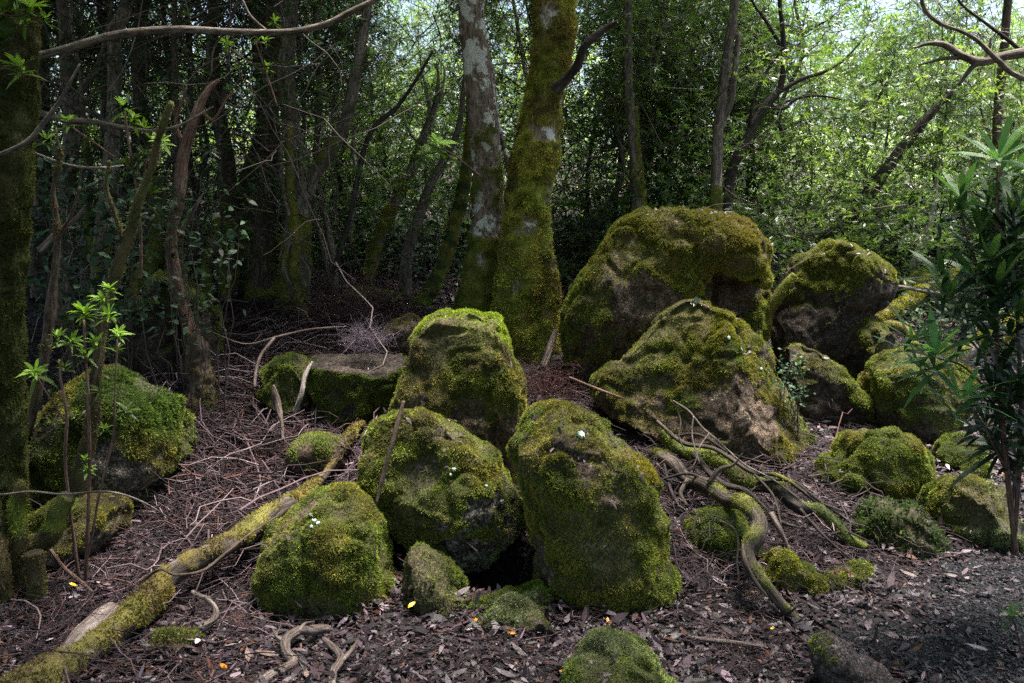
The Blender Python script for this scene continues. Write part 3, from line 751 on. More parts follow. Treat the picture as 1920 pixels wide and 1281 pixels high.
def up_out(pts, h, keep=0.75, rng=None):
    """carry a stem on beyond the frame's top edge"""
    a, b = np.array(pts[-2]), np.array(pts[-1]); d = U(b[:3] - a[:3]); d = U(d + np.array([0, 0, 0.6]))
    return pts + [[*(b[:3] + d * h * 0.5), b[3] * (0.5 + keep / 2)], [*(b[:3] + d * h + np.array([0.1, 0.05, 0])), b[3] * keep * 0.8]]

def make_stem(name, pts, mat, parent, org, seed, amp=0.14, freq=9, moss=0.0, mossh=None, pal=MO, sides=None, tuft=0.012, dens=14000, n=8):
    """a tapering, uneven stem with moss growing on part of it"""
    rng = np.random.default_rng(seed); rmax = max(q[3] for q in pts)
    sides = sides or int(np.clip(rmax * 2 * math.pi / 0.016, 6, 40))
    n_ = n if sides < 16 else 22
    v, f, st = tube(pts, sides, amp, freq, seed, n_)
    nring = len(v) // sides
    nr = normals(v, f)
    if moss > 0:
        mk = (moss - 0.5) * 2 + 0.9 * fbm(v * 4.5 + seed, seed, 4, 0.6) + 0.25 * nr[:, 2]
        if mossh is not None: mk = mk + (mossh - v[:, 2]) * 0.45
        mask = sstep(-0.12, 0.12, mk)
        cu = 1 - np.abs(vnoise(v * np.array([26, 26, 18]), seed + 2))
        v = v + nr * (mask * min(0.012, rmax * 0.25) * cu)[:, None]
        if rmax > 0.1: v = v + nr * (mask * (0.034 * (1 - cells(v * np.array([12, 12, 7]), seed) ** 2) - 0.014) + 0.012 * fbm(v * np.array([20, 20, 7]), seed + 5, 3))[:, None]
        nr = normals(v, f)
    else: mask = np.zeros(len(v))
    cf = mosscol(pal, seed); col = cf(v)
    v2, f3 = ends(v, sides, nring)
    ex = len(v2) - len(v)
    b = Bag(); b.add(v2, f, np.vstack([col * 0.6, np.zeros((ex, 3)) + 0.03]), np.vstack([st, st[:1], st[-1:]]), np.concatenate([mask, [0] * ex]))
    b.f3.append(f3)
    o = link(name, b.mesh(name, mat, org), parent)
    if parent is None: o.location = tuple(org)
    if moss > 0:
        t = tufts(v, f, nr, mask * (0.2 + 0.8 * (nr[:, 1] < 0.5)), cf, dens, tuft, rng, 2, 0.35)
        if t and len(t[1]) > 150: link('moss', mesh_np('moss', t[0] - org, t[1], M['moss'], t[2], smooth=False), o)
    return o

CROWNS = {}
def crown_mesh(kind, seed=1):
    """leafy crown about 2 m across, centred on its own origin"""
    if kind in CROWNS: return CROWNS[kind]
    rng = np.random.default_rng(900 + seed); lv = Leaves()
    nb = 70; c = rng.normal(size=(nb, 3)) * np.array([0.75, 0.75, 0.42])
    n = 26; cc = np.repeat(c, n, 0) + rng.normal(size=(nb * n, 3)) * 0.16
    lv.rosettes(cc, U(rng.normal(size=cc.shape) * 0.7 + [0, 0, 0.8]), 6, 0.075, 0.13, 1.1,
                lambda p: mixc((0.05, 0.085, 0.025), (0.10, 0.14, 0.035), sstep(-0.3, 0.4, fbm(p * 3, seed, 2))), rng, 0.3)
    CROWNS[kind] = lv.mesh('crown', M['leaf']); return CROWNS[kind]

def tree(label, stems, Y, mat='bark_brown', name='tree', cat='tree', group=None, seed=0, moss=0.3, mossh=None, amp=0.15,
         out=2.2, crown=1.0, pal=MO, names=None, **kw):
    base = np.array(stem_pts(stems[0], Y)[0][:3]); base[2] = gz1(base[0], base[1]) - 0.02
    root = empty(name, base, label, cat, group)
    for k, s in enumerate(stems):
        pts = stem_pts(s, Y)
        if k == 0 and pts[0][2] > base[2] + 0.02: pts = [[base[0], base[1], base[2], pts[0][3] * 1.15]] + pts
        if s[-1][1] <= 5 and out > 0: pts = up_out(pts, out if k == 0 else out * 0.6)
        nm = names[k] if names else ('trunk' if k == 0 else 'branch')
        make_stem(nm, pts, M[mat] if not isinstance(mat, (list, tuple)) else M[mat[k]], root, base, seed * 13 + k, amp,
                  moss=moss if not isinstance(moss, (list, tuple)) else moss[k], mossh=mossh, pal=pal, **kw)
        if k == 0 and crown and s[-1][1] <= 5 and out > 0:
            c = link('crown', crown_mesh('a' if seed % 2 else 'b', seed % 2), root); e = pts[-1]
            c.location = (e[0] - base[0], e[1] - base[1], e[2] - base[2] + 0.1); c.scale = (crown, crown, crown * 0.8); c.rotation_euler = (0, 0, seed)
    return root

# the two big trunks in the middle
tree('pale blotched trunk patched with moss, left of the thickest trunk',
     [[(888, 640, 84), (893, 560, 66), (905, 480, 56), (914, 400, 50), (912, 320, 50), (905, 250, 48), (897, 170, 46), (889, 90, 46), (884, 0, 44)],
      [(948, 480, 14, 7.2), (938, 380, 17, 7.2), (930, 270, 16, 7.2), (918, 150, 14, 7.2), (905, 60, 13, 7.2), (895, -10, 12, 7.2)],
      [(962, 360, 9, 7.3), (948, 290, 9, 7.3), (930, 210, 9, 7.3), (922, 120, 9, 7.3)]],
     7.1, 'bark_twin', seed=3, moss=[0.5, 0.05, 0.1], mossh=1.55, amp=0.07, out=2.5, crown=1.3, tuft=0.014)
T2 = tree('thickest trunk, sheathed in shaggy yellow green moss, with a broken dark limb near its top',
     [[(980, 690, 130), (978, 600, 102), (980, 520, 90), (986, 440, 80), (992, 370, 75), (1003, 290, 74), (1015, 220, 66), (1030, 150, 60), (1038, 80, 63), (1040, 0, 66)],
      [(1040, 170, 22, 6.55), (1066, 143, 18, 6.5), (1082, 122, 15, 6.45), (1095, 90, 15, 6.4), (1118, 66, 13, 6.4), (1138, 52, 12, 6.4), (1158, 41, 7, 6.35)],
      [(1030, 560, 16, 6.75), (1024, 480, 22, 6.75), (1018, 420, 24, 6.78), (1012, 350, 20, 6.85)],
      [(1012, 690, 34, 6.6), (1030, 600, 26, 6.65), (1036, 540, 22, 6.7), (1030, 480, 16, 6.75)],
      [(930, 640, 40, 6.7), (945, 560, 34, 6.7), (962, 480, 24, 6.75)]],
     6.85, ['bark_twin', 'bark_dark', 'bark_brown', 'bark_brown', 'bark_brown'], seed=7, moss=[0.6, 0.0, 0.6, 0.6, 0.5], amp=0.2, out=2.5, crown=1.3,
     pal=((0.17, 0.18, 0.03), (0.22, 0.2, 0.038), (0.13, 0.1, 0.03)), names=['trunk', 'broken_limb', 'trunk_rib', 'root', 'root'], tuft=0.026, dens=9000, freq=7)
# mossy trunk at the left edge
tree('thick trunk furred with dark green moss standing at the left edge of the photo',
     [[(-12, 960, 84), (-8, 800, 74), (-12, 600, 72), (-6, 400, 78), (6, 200, 80), (14, 80, 76), (18, 0, 74)]], 3.7, 'bark_brown', seed=12, moss=0.95,
     pal=((0.03, 0.034, 0.008), (0.022, 0.028, 0.007), (0.04, 0.045, 0.01)), out=2.0, crown=0, tuft=0.014, dens=22000, amp=0.08)
# straight trunk left of centre with a side branch
tree('straight brown trunk with one mossy branch forking up to the right',
     [[(548, 600, 58), (556, 450, 44), (562, 330, 44), (548, 250, 32), (538, 160, 28), (541, 60, 26), (543, 0, 25)],
      [(572, 372, 30), (590, 325, 26), (625, 275, 24), (648, 225, 22), (662, 160, 20), (678, 80, 18), (690, 0, 16)]],
     7.0, 'bark_grey', seed=17, moss=[0.4, 0.5], mossh=1.5, amp=0.06)
tree('mossy column like trunk just left of the straight brown trunk with the forking branch',
     [[(492, 590, 52), (492, 480, 40), (500, 380, 34), (508, 260, 30), (512, 120, 26), (512, 0, 24)]], 7.2, 'bark_brown', seed=18, moss=0.55, mossh=1.3, pal=(DEEP, OLIVE, OCHRE))
tree('bent mossy trunk curving left then right, two places left of the straight brown trunk',
     [[(455, 560, 40), (452, 440, 36), (470, 340, 34), (492, 250, 26), (496, 120, 20), (490, 0, 18)]], 7.6, 'bark_dark', seed=19, moss=0.5, pal=(DEEP, OLIVE, OCHRE))
tree('slender mossy trunk rising behind the crooked dead stem',
     [[(428, 580, 34), (430, 420, 30), (425, 300, 28), (405, 190, 24), (398, 80, 20), (400, 0, 18)]], 7.4, 'bark_brown', seed=20, moss=0.4, mossh=1.2)
tree('grey brown trunk with a sharp forward kink halfway up, on the left slope',
     [[(190, 560, 34), (192, 450, 28), (206, 330, 26), (212, 250, 26), (215, 160, 22), (216, 60, 22), (240, -5, 20)],
      [(213, 245, 12), (190, 222, 10), (165, 208, 8), (140, 203, 6)]],
     6.2, 'bark_grey', seed=21, moss=0.4, mossh=1.2, amp=0.06)
tree('dim grey trunk forking into crooked limbs behind the left edge trunk',
     [[(120, 560, 40), (122, 420, 32), (130, 300, 28), (135, 210, 26), (125, 130, 20), (118, 0, 18)],
      [(138, 190, 14), (160, 160, 12), (185, 120, 9), (200, 60, 6), (210, 0, 5)]],
     6.6, 'bark_grey', seed=22, moss=0.4, mossh=1.0)
tree('upper trunk seen between hanging twigs, right of the kinked grey brown trunk',
     [[(290, 560, 34), (285, 440, 30), (278, 320, 28), (268, 230, 24), (258, 120, 22), (265, 0, 20)]], 7.8, 'bark_grey', seed=23, moss=0.5, mossh=1.5)
tree('narrow lichen dotted stem running straight up beside the crooked dead stem',
     [[(336, 480, 14), (330, 330, 11), (328, 200, 10), (326, 80, 9), (327, 0, 8)]], 6.4, 'bark_brown', seed=24, moss=0.4)
tree('dark trunk nearly black against the gaps, second in from the left edge trunk',
     [[(90, 600, 30), (86, 450, 26), (80, 250, 24), (78, 100, 22), (85, 0, 20)]], 7.4, 'bark_dark', seed=25, moss=0.2)
# crooked dead stem on the left slope, with its stump
tree('crooked reddish dead stem with peeling bark rising from a mossy stump',
     [[(366, 690, 30), (362, 650, 26), (350, 600, 24), (333, 540, 22), (322, 480, 20), (322, 430, 19), (336, 380, 19), (340, 320, 20), (352, 260, 19), (372, 205, 16), (390, 170, 11), (410, 150, 6)],
      [(335, 440, 10, 5.3), (352, 415, 8, 5.25), (368, 385, 6, 5.2), (382, 362, 2, 5.2)],
      [(345, 270, 9), (330, 235, 7), (338, 200, 5), (350, 165, 3)],
      [(375, 205, 8), (400, 225, 5), (425, 185, 4), (450, 170, 2)]],
     5.35, ['bark_red', 'wood', 'bark_red', 'bark_red'], seed=26, moss=[0.12, 0, 0.0, 0.0], mossh=0.9, amp=0.22, freq=16, out=0, name='dead_tree')
tree('short mossy stump with a splintered top at the foot of the crooked dead stem',
     [[(378, 770, 66), (377, 720, 44), (370, 680, 36), (374, 652, 32), (366, 636, 22), (372, 618, 5)], [(362, 660, 12), (354, 630, 8), (352, 612, 2)], [(388, 740, 18), (404, 770, 14), (420, 790, 8)]], 5.2, 'bark_brown', name='stump', cat='stump', seed=27, moss=[0.45, 0.2, 0.4], out=0, pal=((0.05, 0.05, 0.015), BROWN, (0.06, 0.06, 0.02)), amp=0.35, freq=14, names=['trunk', 'splinter', 'root'])
# leaning trunks between the straight trunk and the twins
tree('leaning mossy trunk ending in bleached bare forks, the left of the three leaning trunks',
     [[(685, 540, 26), (695, 500, 23), (716, 430, 22), (755, 350, 20), (785, 290, 18), (800, 240, 14), (815, 200, 11), (822, 150, 6), (818, 118, 3)],
      [(806, 250, 9), (815, 210, 8), (826, 180, 7), (834, 140, 4), (830, 118, 2)],
      [(800, 262, 9), (806, 220, 8), (800, 170, 6), (790, 130, 4), (788, 100, 2)],
      [(790, 275, 7), (770, 250, 5), (755, 215, 4), (750, 180, 2)]],
     8.2, ['bark_grey', 'bark_pale', 'bark_pale', 'bark_pale'], seed=31, moss=[0.55, 0, 0, 0], mossh=1.6, out=0)
tree('pale lichened leaning trunk, the middle of the three leaning trunks',
     [[(762, 590, 26), (760, 520, 24), (766, 465, 22), (786, 405, 20), (805, 350, 17), (830, 305, 15), (858, 245, 12), (868, 180, 9), (880, 60, 7), (885, 0, 6)]],
     7.8, 'bark_grey', seed=32, moss=0.3, mossh=1.1)
tree('dark mossy leaning trunk with a curved foot, nearest the twin trunks',
     [[(768, 600, 34), (790, 570, 28), (818, 525, 24), (840, 470, 23), (856, 410, 22), (870, 350, 20), (880, 280, 17), (884, 200, 14)]],
     7.6, 'bark_dark', seed=33, moss=0.75, pal=(DEEP, OLIVE, OCHRE), out=0)
tree('thin black stem arching through the gap left of the three leaning trunks',
     [[(610, 560, 10), (650, 430, 9), (690, 260, 9, 7), (745, 200, 8, 7), (780, 150, 6), (812, 95, 4)]], 7.0, 'bark_dark', seed=34, moss=0, out=0)
# right of the twins
tree('slim trunk yellowed with moss on its lower half, right of the thickest trunk',
     [[(1196, 430, 22), (1192, 340, 19), (1186, 260, 17), (1178, 150, 17), (1176, 60, 16), (1178, 0, 15)],
      [(1206, 430, 18), (1200, 340, 15), (1192, 260, 11), (1190, 200, 8)]],
     8.4, 'bark_grey', seed=41, moss=[0.5, 0.8], mossh=1.9, pal=(OLIVE, (0.2, 0.18, 0.035), OCHRE))
tree('grey green trunk rising straight behind the dome of the largest boulder',
     [[(1341, 470, 24), (1342, 380, 21), (1345, 280, 19), (1352, 200, 17), (1364, 100, 17), (1378, 0, 16)],
      [(1352, 240, 12), (1370, 190, 11), (1378, 130, 11), (1385, 60, 8)]],
     7.9, 'bark_grey', seed=42, moss=[0.45, 0.2], mossh=1.7)
tree('dark tree whose stems fan up and right from behind the largest boulder',
     [[(1352, 430, 26), (1372, 320, 20), (1400, 262, 17), (1432, 205, 15), (1462, 165, 12), (1470, 110, 10), (1466, 40, 8), (1462, 0, 7)],
      [(1448, 180, 9), (1500, 150, 7), (1545, 135, 6), (1585, 110, 4), (1625, 65, 2)],
      [(1405, 250, 8), (1412, 190, 7), (1440, 130, 6), (1462, 100, 4)],
      [(1436, 198, 7), (1470, 203, 6), (1495, 185, 5), (1540, 180, 4), (1600, 192, 2)],
      [(1470, 100, 8), (1455, 70, 6), (1430, 30, 5), (1410, 0, 4)]],
     8.6, 'bark_dark', seed=43, moss=0, crown=0.7)
tree('black trunk leaning far right behind the notched boulder',
     [[(1540, 470, 30), (1580, 420, 26), (1622, 372, 24), (1660, 320, 20), (1700, 268, 18), (1745, 212, 13), (1790, 170, 8)]], 9.2, 'bark_dark', seed=44, moss=0.1, out=0)
tree('short pale barked stem catching the light to the right of the notched boulder',
     [[(1706, 560, 20), (1712, 510, 18), (1724, 470, 16), (1740, 430, 14), (1752, 380, 9), (1756, 330, 5)]], 8.9, 'bark_pale', seed=45, moss=0.2, mossh=0.6, out=0)
tree('thin twin stemmed trunk at the far right edge behind the dark leafy shrub',
     [[(1885, 560, 20), (1878, 420, 17), (1870, 250, 15), (1880, 120, 13), (1890, 0, 12)]], 8.5, 'bark_brown', seed=46, moss=0.3)

# limbs reaching in from trees beyond the frame
def branch(label, pl, Y, mat, seed, twigs=(), name='branch', cat='branch', moss=0.0, amp=0.1, group=None, pal=MO, dens=16000, freq=12, ground=False, tuft=0.012):
    pts = stem_pts(pl, Y)
    if ground:
        for q in pts: q[2] = max(q[2], gz1(q[0], q[1]) + q[3] * 0.35)
    org = np.array(pts[0][:3])
    o = make_stem(name, pts, M[mat], None, org, seed, amp, freq, moss, None, pal, tuft=tuft, dens=dens)
    for k, t in enumerate(twigs):
        make_stem('twig', stem_pts(t, Y), M[mat], o, org, seed + 50 + k, amp, freq, 0)
    return tag(o, label, cat, group)
branch('long thin grey branch sweeping across the top left of the photo',
       [(70, 106, 13), (130, 90, 13), (200, 70, 14), (260, 60, 14), (340, 55, 13), (440, 60, 12), (540, 60, 12), (610, 46, 12), (655, 24, 12), (700, 2, 11), (760, -30, 10)], 4.6, 'bark_grey', 201,
       [[(500, 58, 5), (470, 30, 4), (455, 0, 3)], [(420, 60, 4), (400, 95, 3), (396, 140, 2)]])
branch('crooked horizontal branch crossing below the long thin grey one at left',
       [(55, 204, 10), (110, 222, 11), (170, 228, 10), (235, 240, 9), (290, 246, 8), (340, 234, 5), (400, 200, 3)], 5.2, 'bark_grey', 202)
branch('thin knotted branch slanting down across the left edge trunk', [(0, 290, 7), (50, 266, 8), (78, 235, 8), (105, 200, 7), (120, 175, 5), (150, 120, 3)], 3.5, 'bark_grey', 203, moss=0.25)
branch('thin drooping twig slung between the left edge trunk and the kinked trunk', [(55, 282, 3), (105, 302, 4), (150, 313, 4), (200, 314, 4), (232, 310, 2)], 4.8, 'bark_pale', 204)
branch('heavy knotted branch lit pale on top at the upper right corner',
       [(1925, 98, 16), (1880, 106, 15), (1838, 116, 14), (1800, 102, 12), (1770, 84, 10), (1740, 82, 7), (1715, 90, 4)], 5.6, 'bark_grey', 205,
       [[(1815, 108, 7), (1770, 110, 6), (1745, 116, 5), (1722, 122, 3)], [(1838, 112, 9), (1815, 135, 8), (1798, 160, 5)], [(1845, 112, 6), (1855, 90, 5), (1858, 70, 3)]])
branch('thin branch dropping from the top edge to cross the heavy one at upper right',
       [(1725, -20, 6), (1735, 20, 7), (1765, 45, 7), (1800, 58, 6), (1830, 74, 7), (1852, 95, 8), (1870, 112, 9), (1895, 135, 9), (1925, 150, 9)], 5.3, 'bark_grey', 206)
branch('slanting dark bough entering from the right edge at the top', [(1925, 105, 6), (1890, 75, 6), (1850, 45, 5), (1810, 15, 4), (1790, -10, 4)], 6.2, 'bark_dark', 207)
branch('bleached broken stick poking up left of the kinked trunk', [(75, 470, 12), (105, 440, 12), (135, 418, 9), (150, 400, 6), (160, 385, 3)], 4.9, 'wood', 208)
branch('pale dead branch jutting right from behind the notched boulder', [(1655, 536, 4), (1690, 538, 6), (1730, 546, 7), (1765, 550, 7), (1790, 538, 5), (1798, 525, 3)], 7.2, 'bark_grey', 209)

branch('thin dark root snaking from the pyramid boulder toward the feathery mound',
       [(1232, 790, 6, 4.7), (1280, 830, 9, 4.5), (1340, 842, 8, 4.4), (1410, 885, 9, 4.25), (1460, 893, 7, 4.2), (1530, 940, 8, 4.1), (1570, 985, 5, 4.0), (1640, 1020, 3, 3.85)], 4.3, 'wood_dark', 251, name='thin_root', cat='root', moss=0.3, amp=0.3,
       twigs=[[(1410, 885, 5, 4.25), (1450, 930, 4, 4.1), (1465, 985, 3, 3.95)], [(1530, 940, 5, 4.1), (1590, 960, 3, 4.0), (1612, 945, 2, 4.0)]])
branch('looping dark rootlet dropping left of the twisted root', [(1245, 870, 5, 4.4), (1262, 930, 6, 4.2), (1290, 960, 5, 4.05), (1375, 990, 4, 3.78), (1382, 1060, 4, 3.65), (1390, 1120, 3, 3.52)], 4.2, 'bark_dark', 253, name='thin_root', cat='root', amp=0.2)

# thin leaning stems at the left front
tree('thin knobbly mossy stem curving up beside the left edge trunk',
     [[(0, 900, 20, 3.9), (28, 855, 19), (55, 790, 18), (75, 715, 17), (88, 640, 16), (96, 570, 15), (104, 500, 12), (108, 430, 9), (100, 360, 7), (112, 300, 5), (105, 240, 3)], [(106, 450, 7), (135, 400, 5), (150, 350, 3)]], 4.1, 'bark_brown', seed=51, moss=0.45, out=0, name='sapling', cat='sapling',
     pal=((0.07, 0.065, 0.028), BROWN, (0.06, 0.06, 0.02)), amp=0.3)
tree('thin mossy stem leaning right in front of the big domed boulder',
     [[(135, 960, 24), (150, 890, 21), (172, 800, 16), (180, 720, 14), (190, 620, 13), (208, 540, 13), (232, 470, 11), (248, 420, 9), (262, 370, 9), (285, 310, 7), (300, 250, 5), (322, 190, 3)], [(236, 462, 8), (215, 400, 6), (200, 350, 4), (205, 300, 2)]], 3.9, 'bark_brown', seed=52, moss=0.7, out=0, name='sapling', cat='sapling',
     pal=((0.07, 0.065, 0.028), (0.06, 0.06, 0.02), BROWN), amp=0.3)
tree('tilting stem thick with moss rising from the green crowned dark rock',
     [[(240, 600, 24), (262, 530, 22), (285, 470, 20), (296, 400, 18), (300, 330, 14)]], 6.2, 'bark_brown', seed=53, moss=0.8, out=0, cat='tree', pal=(OLIVE, OCHRE, DEEP))
# shaggy mossy roots and stumps at the lower left
tree('shaggy mossy post like stub with a rounded top at the lower left',
     [[(40, 1190, 22), (36, 1080, 18), (30, 1060, 17), (36, 1000, 20), (34, 950, 17), (38, 918, 19), (37, 906, 14), (37, 902, 4)]], 3.4, 'bark_brown', seed=54, moss=1.0, out=0, name='stump', cat='stump', pal=(BROWN, OLIVE, DEEP), tuft=0.016)
branch('dark mossy root bending down over the curved grey edged boulder at lower left',
       [(0, 1060, 22), (50, 1035, 24), (95, 1000, 26), (110, 960, 26), (128, 930, 20)], 3.45, 'bark_dark', 210, moss=1.0, name='mossy_root', cat='root', pal=(DEEP, OLIVE, BROWN), tuft=0.016)
branch('shaggy hanging root running down to the litter right of the post like stub',
       [(62, 1035, 24), (70, 1090, 22), (66, 1150, 20), (60, 1215, 24)], 3.35, 'bark_dark', 211, moss=1.0, name='mossy_root', cat='root', pal=(BROWN, DEEP, OLIVE), tuft=0.016)
branch('mossy trunk foot cut off by the left edge below the left edge trunk', [(-18, 1260, 46), (-6, 1150, 40), (-12, 1050, 34), (-16, 960, 22, 3.4), (-22, 880, 8, 3.5)], 3.3, 'bark_dark', 212, moss=0.8, name='mossy_root', cat='root', pal=((0.03, 0.035, 0.01), (0.045, 0.04, 0.015), BROWN))

# logs
branch('long fallen log furred with yellow green moss rising from the bottom left corner',
       [(20, 1315, 74, 2.75), (75, 1275, 62, 2.86), (140, 1240, 52, 2.97), (202, 1200, 46, 3.08), (250, 1155, 43, 3.2), (290, 1118, 40, 3.32), (318, 1082, 40, 3.42), (370, 1052, 38, 3.52), (421, 1025, 34, 3.64), (471, 993, 34, 3.8), (522, 954, 34, 4.0), (568, 932, 24, 4.2), (618, 880, 14, 4.5), (650, 825, 13, 4.7), (680, 795, 11, 4.9)],
       3.5, 'wood_dark', 221, name='fallen_log', cat='log', moss=0.56, pal=((0.13, 0.118, 0.03), (0.11, 0.085, 0.022), BROWN), tuft=0.014, dens=24000, amp=0.22, freq=7)
branch('short broken log with pale bare wood, against the bottom end of the long mossy log',
       [(85, 1262, 20, 2.9), (112, 1240, 34, 2.95), (135, 1215, 40, 3.0), (162, 1190, 38, 3.08), (190, 1163, 36, 3.17), (206, 1146, 30, 3.23), (218, 1138, 12, 3.27)], 3.05, 'wood', 222, name='broken_log', cat='log', moss=0.28, pal=(BROWN, (0.1, 0.085, 0.025), OLIVE), tuft=0.013, amp=0.4, freq=16)
branch('thick twisted root, mossy above and peeling to pale wood lower down',
       [(1225, 850, 20, 4.7), (1262, 868, 28, 4.5), (1290, 900, 24, 4.35), (1330, 912, 30, 4.15), (1362, 938, 25, 3.98), (1396, 945, 30, 3.82), (1424, 975, 28, 3.7), (1420, 1005, 33, 3.62), (1402, 1035, 25, 3.57), (1412, 1070, 28, 3.52), (1438, 1100, 20, 3.46), (1475, 1145, 16, 3.41), (1512, 1182, 11, 3.36)],
       4, 'wood_dark', 223, [[(1392, 1020, 5, 3.56), (1396, 1050, 11, 3.5), (1412, 1085, 9, 3.46), (1440, 1120, 4, 3.42)], [(1330, 905, 12, 4.1), (1350, 880, 9, 4.1), (1375, 872, 5, 4.1), (1392, 850, 2, 4.1)], [(1290, 900, 10, 4.3), (1276, 925, 8, 4.2), (1290, 950, 5, 4.1)]],
       name='twisted_root', cat='root', moss=0.42, pal=((0.13, 0.13, 0.03), OLIVE, OCHRE), amp=0.3, freq=14)
branch('mossy dark log slanting down from the pyramid boulder behind the twisted root',
       [(1240, 812, 14, 4.7), (1290, 850, 24, 4.58), (1345, 862, 22, 4.45), (1400, 902, 30, 4.35), (1450, 915, 27, 4.25), (1500, 952, 28, 4.13), (1545, 962, 18, 4.05), (1590, 1008, 13, 3.96), (1625, 1028, 6, 3.9)],
       4.6, 'bark_dark', 224, [[(1300, 852, 10, 4.5), (1350, 905, 12, 4.3), (1400, 922, 9, 4.2), (1460, 975, 6, 4.0), (1500, 990, 3, 3.95)], [(1420, 905, 9, 4.25), (1480, 900, 7, 4.2), (1530, 935, 5, 4.1), (1610, 990, 2, 4.0)],
  [(1260, 820, 7, 4.6), (1310, 815, 6, 4.5), (1370, 850, 5, 4.4), (1440, 870, 3, 4.3)], [(1500, 955, 7, 4.05), (1550, 1010, 5, 3.9), (1610, 1060, 3, 3.8)], [(1235, 900, 5, 4.3), (1300, 890, 6, 4.25), (1360, 945, 5, 4.1), (1380, 1000, 3, 4.0)]],
       name='fallen_log', cat='log', moss=0.55, pal=(OLIVE, DEEP, BROWN), amp=0.35, freq=14)
branch('bare weathered root bent like an elbow at the bottom of the photo',
       [(478, 1300, 20, 2.85), (500, 1275, 23, 2.92), (530, 1258, 19, 2.98), (550, 1243, 22, 3.03), (538, 1226, 16, 3.07), (534, 1205, 20, 3.12), (548, 1190, 23, 3.16), (566, 1182, 17, 3.19), (588, 1183, 20, 3.2), (614, 1179, 15, 3.21), (624, 1182, 4, 3.21)],
       3.05, 'wood', 225, [[(536, 1208, 9, 3.1), (520, 1196, 7, 3.13), (512, 1180, 3, 3.16)], [(560, 1185, 10, 3.17), (572, 1170, 6, 3.2), (590, 1166, 2, 3.2)]], name='bent_root', cat='root', amp=0.38, freq=22, ground=True)
branch('smaller grey root curling beside the elbow shaped one',
       [(622, 1300, 16, 2.85), (625, 1262, 16, 2.95), (640, 1235, 15, 3.02), (625, 1215, 12, 3.1), (606, 1198, 8, 3.14)], 3.0, 'wood', 226, name='bent_root', cat='root', amp=0.2, ground=True,
       twigs=[[(640, 1240, 10, 3.0), (655, 1225, 9, 3.05), (672, 1200, 6, 3.1)]])
branch('long golden mossed log slanting up toward the light beyond the notched boulder',
       [(1640, 600, 14, 7.6), (1680, 578, 20, 7.8), (1720, 552, 22, 8.0), (1770, 528, 20, 8.2), (1800, 512, 16, 8.4)], 8, 'bark_brown', 227, name='fallen_log', cat='log', moss=1.0, pal=((0.22, 0.2, 0.03), OCHRE, OLIVE), tuft=0.02)
branch('yellow mossed log half behind the dark leafy shrub at the right',
       [(1770, 680, 26, 6.9), (1830, 650, 30, 7.0), (1890, 615, 30, 7.1), (1940, 590, 28, 7.2)], 7, 'bark_pale', 228, name='fallen_log', cat='log', moss=0.6, pal=((0.22, 0.2, 0.03), OLIVE, OCHRE), tuft=0.02)
branch('curved mossy root arching over the shoulder of the notched boulder', [(1635, 625, 10, 6.7), (1665, 610, 14, 6.7), (1700, 622, 14, 6.7), (1715, 650, 12, 6.6)], 6.7, 'bark_brown', 229, name='mossy_root', cat='root', moss=1.0, pal=((0.2, 0.16, 0.03), OCHRE, OLIVE))
branch('narrow mossy root climbing between the largest boulder and the notched boulder', [(1432, 640, 12), (1440, 590, 14), (1462, 550, 16), (1490, 515, 10)], 6.2, 'bark_brown', 230, name='mossy_root', cat='root', moss=0.9)
branch('squared dark old board propped on the slope below the leaning trunks', [(692, 574, 8, 7.0), (745, 550, 8, 7.2)], 7, 'bark_dark', 231, name='board', cat='board', amp=0.0)
branch('weathered stick leaning on the tilted boulder', [(705, 945, 6, 3.66), (718, 895, 8, 3.7), (733, 840, 9, 3.74), (745, 795, 9, 3.78), (757, 752, 6, 3.84)], 3.8, 'bark_brown', 232, name='stick', cat='stick', amp=0.15)
branch('small upright chip of wood standing before the black hollow', [(893, 1132, 7), (896, 1118, 7), (900, 1106, 6)], 3.33, 'wood', 233, name='stick', cat='stick')
branch('pale stick lying level in the litter below the tall rounded boulder', [(1215, 1192, 5, 3.25), (1265, 1190, 8, 3.26), (1310, 1198, 9, 3.24), (1370, 1205, 10, 3.2), (1432, 1212, 7, 3.17)], 3.2, 'wood', 234, name='stick', cat='stick', ground=True)
branch('pale paddle shaped strip of bark standing in the twig heap', [(530, 825, 5, 4.7), (528, 790, 7, 4.75), (520, 760, 15, 4.8), (515, 738, 12, 4.8), (513, 722, 4, 4.8)], 4.7, 'wood', 235, name='bark_strip', cat='bark strip')
branch('long forked grey twig lying across the pyramid boulder foot',
       [(1262, 752, 4, 4.5), (1290, 770, 4.5, 4.45), (1318, 803, 4, 4.4), (1345, 826, 4, 4.3), (1395, 870, 3.5, 4.2), (1455, 903, 3, 4.1), (1530, 962, 2, 4.0)], 4.4, 'bark_grey', 236,
       [[(1266, 755, 4, 4.5), (1276, 790, 3.5, 4.45), (1273, 820, 3, 4.42), (1287, 850, 2, 4.4)], [(1330, 812, 3, 4.35), (1312, 838, 3, 4.25), (1302, 870, 2.5, 4.2), (1285, 882, 1.5, 4.2)], [(1300, 780, 3, 4.42), (1298, 820, 3, 4.35), (1312, 870, 2, 4.25)]], name='twig', cat='twig')
branch('snapped pinkish bark strip leaning behind the twisted root', [(1445, 962, 12, 3.95), (1460, 990, 12, 3.9), (1472, 1015, 9, 3.88), (1485, 1042, 5, 3.85)], 3.9, 'wood', 237, name='bark_strip', cat='bark strip')
branch('thin reddish stick leaning from the red twig clump onto the pyramid boulder', [(1068, 708, 5, 5.0), (1110, 725, 5, 4.95), (1170, 748, 4, 4.9)], 5, 'bark_red', 238, name='stick', cat='stick')
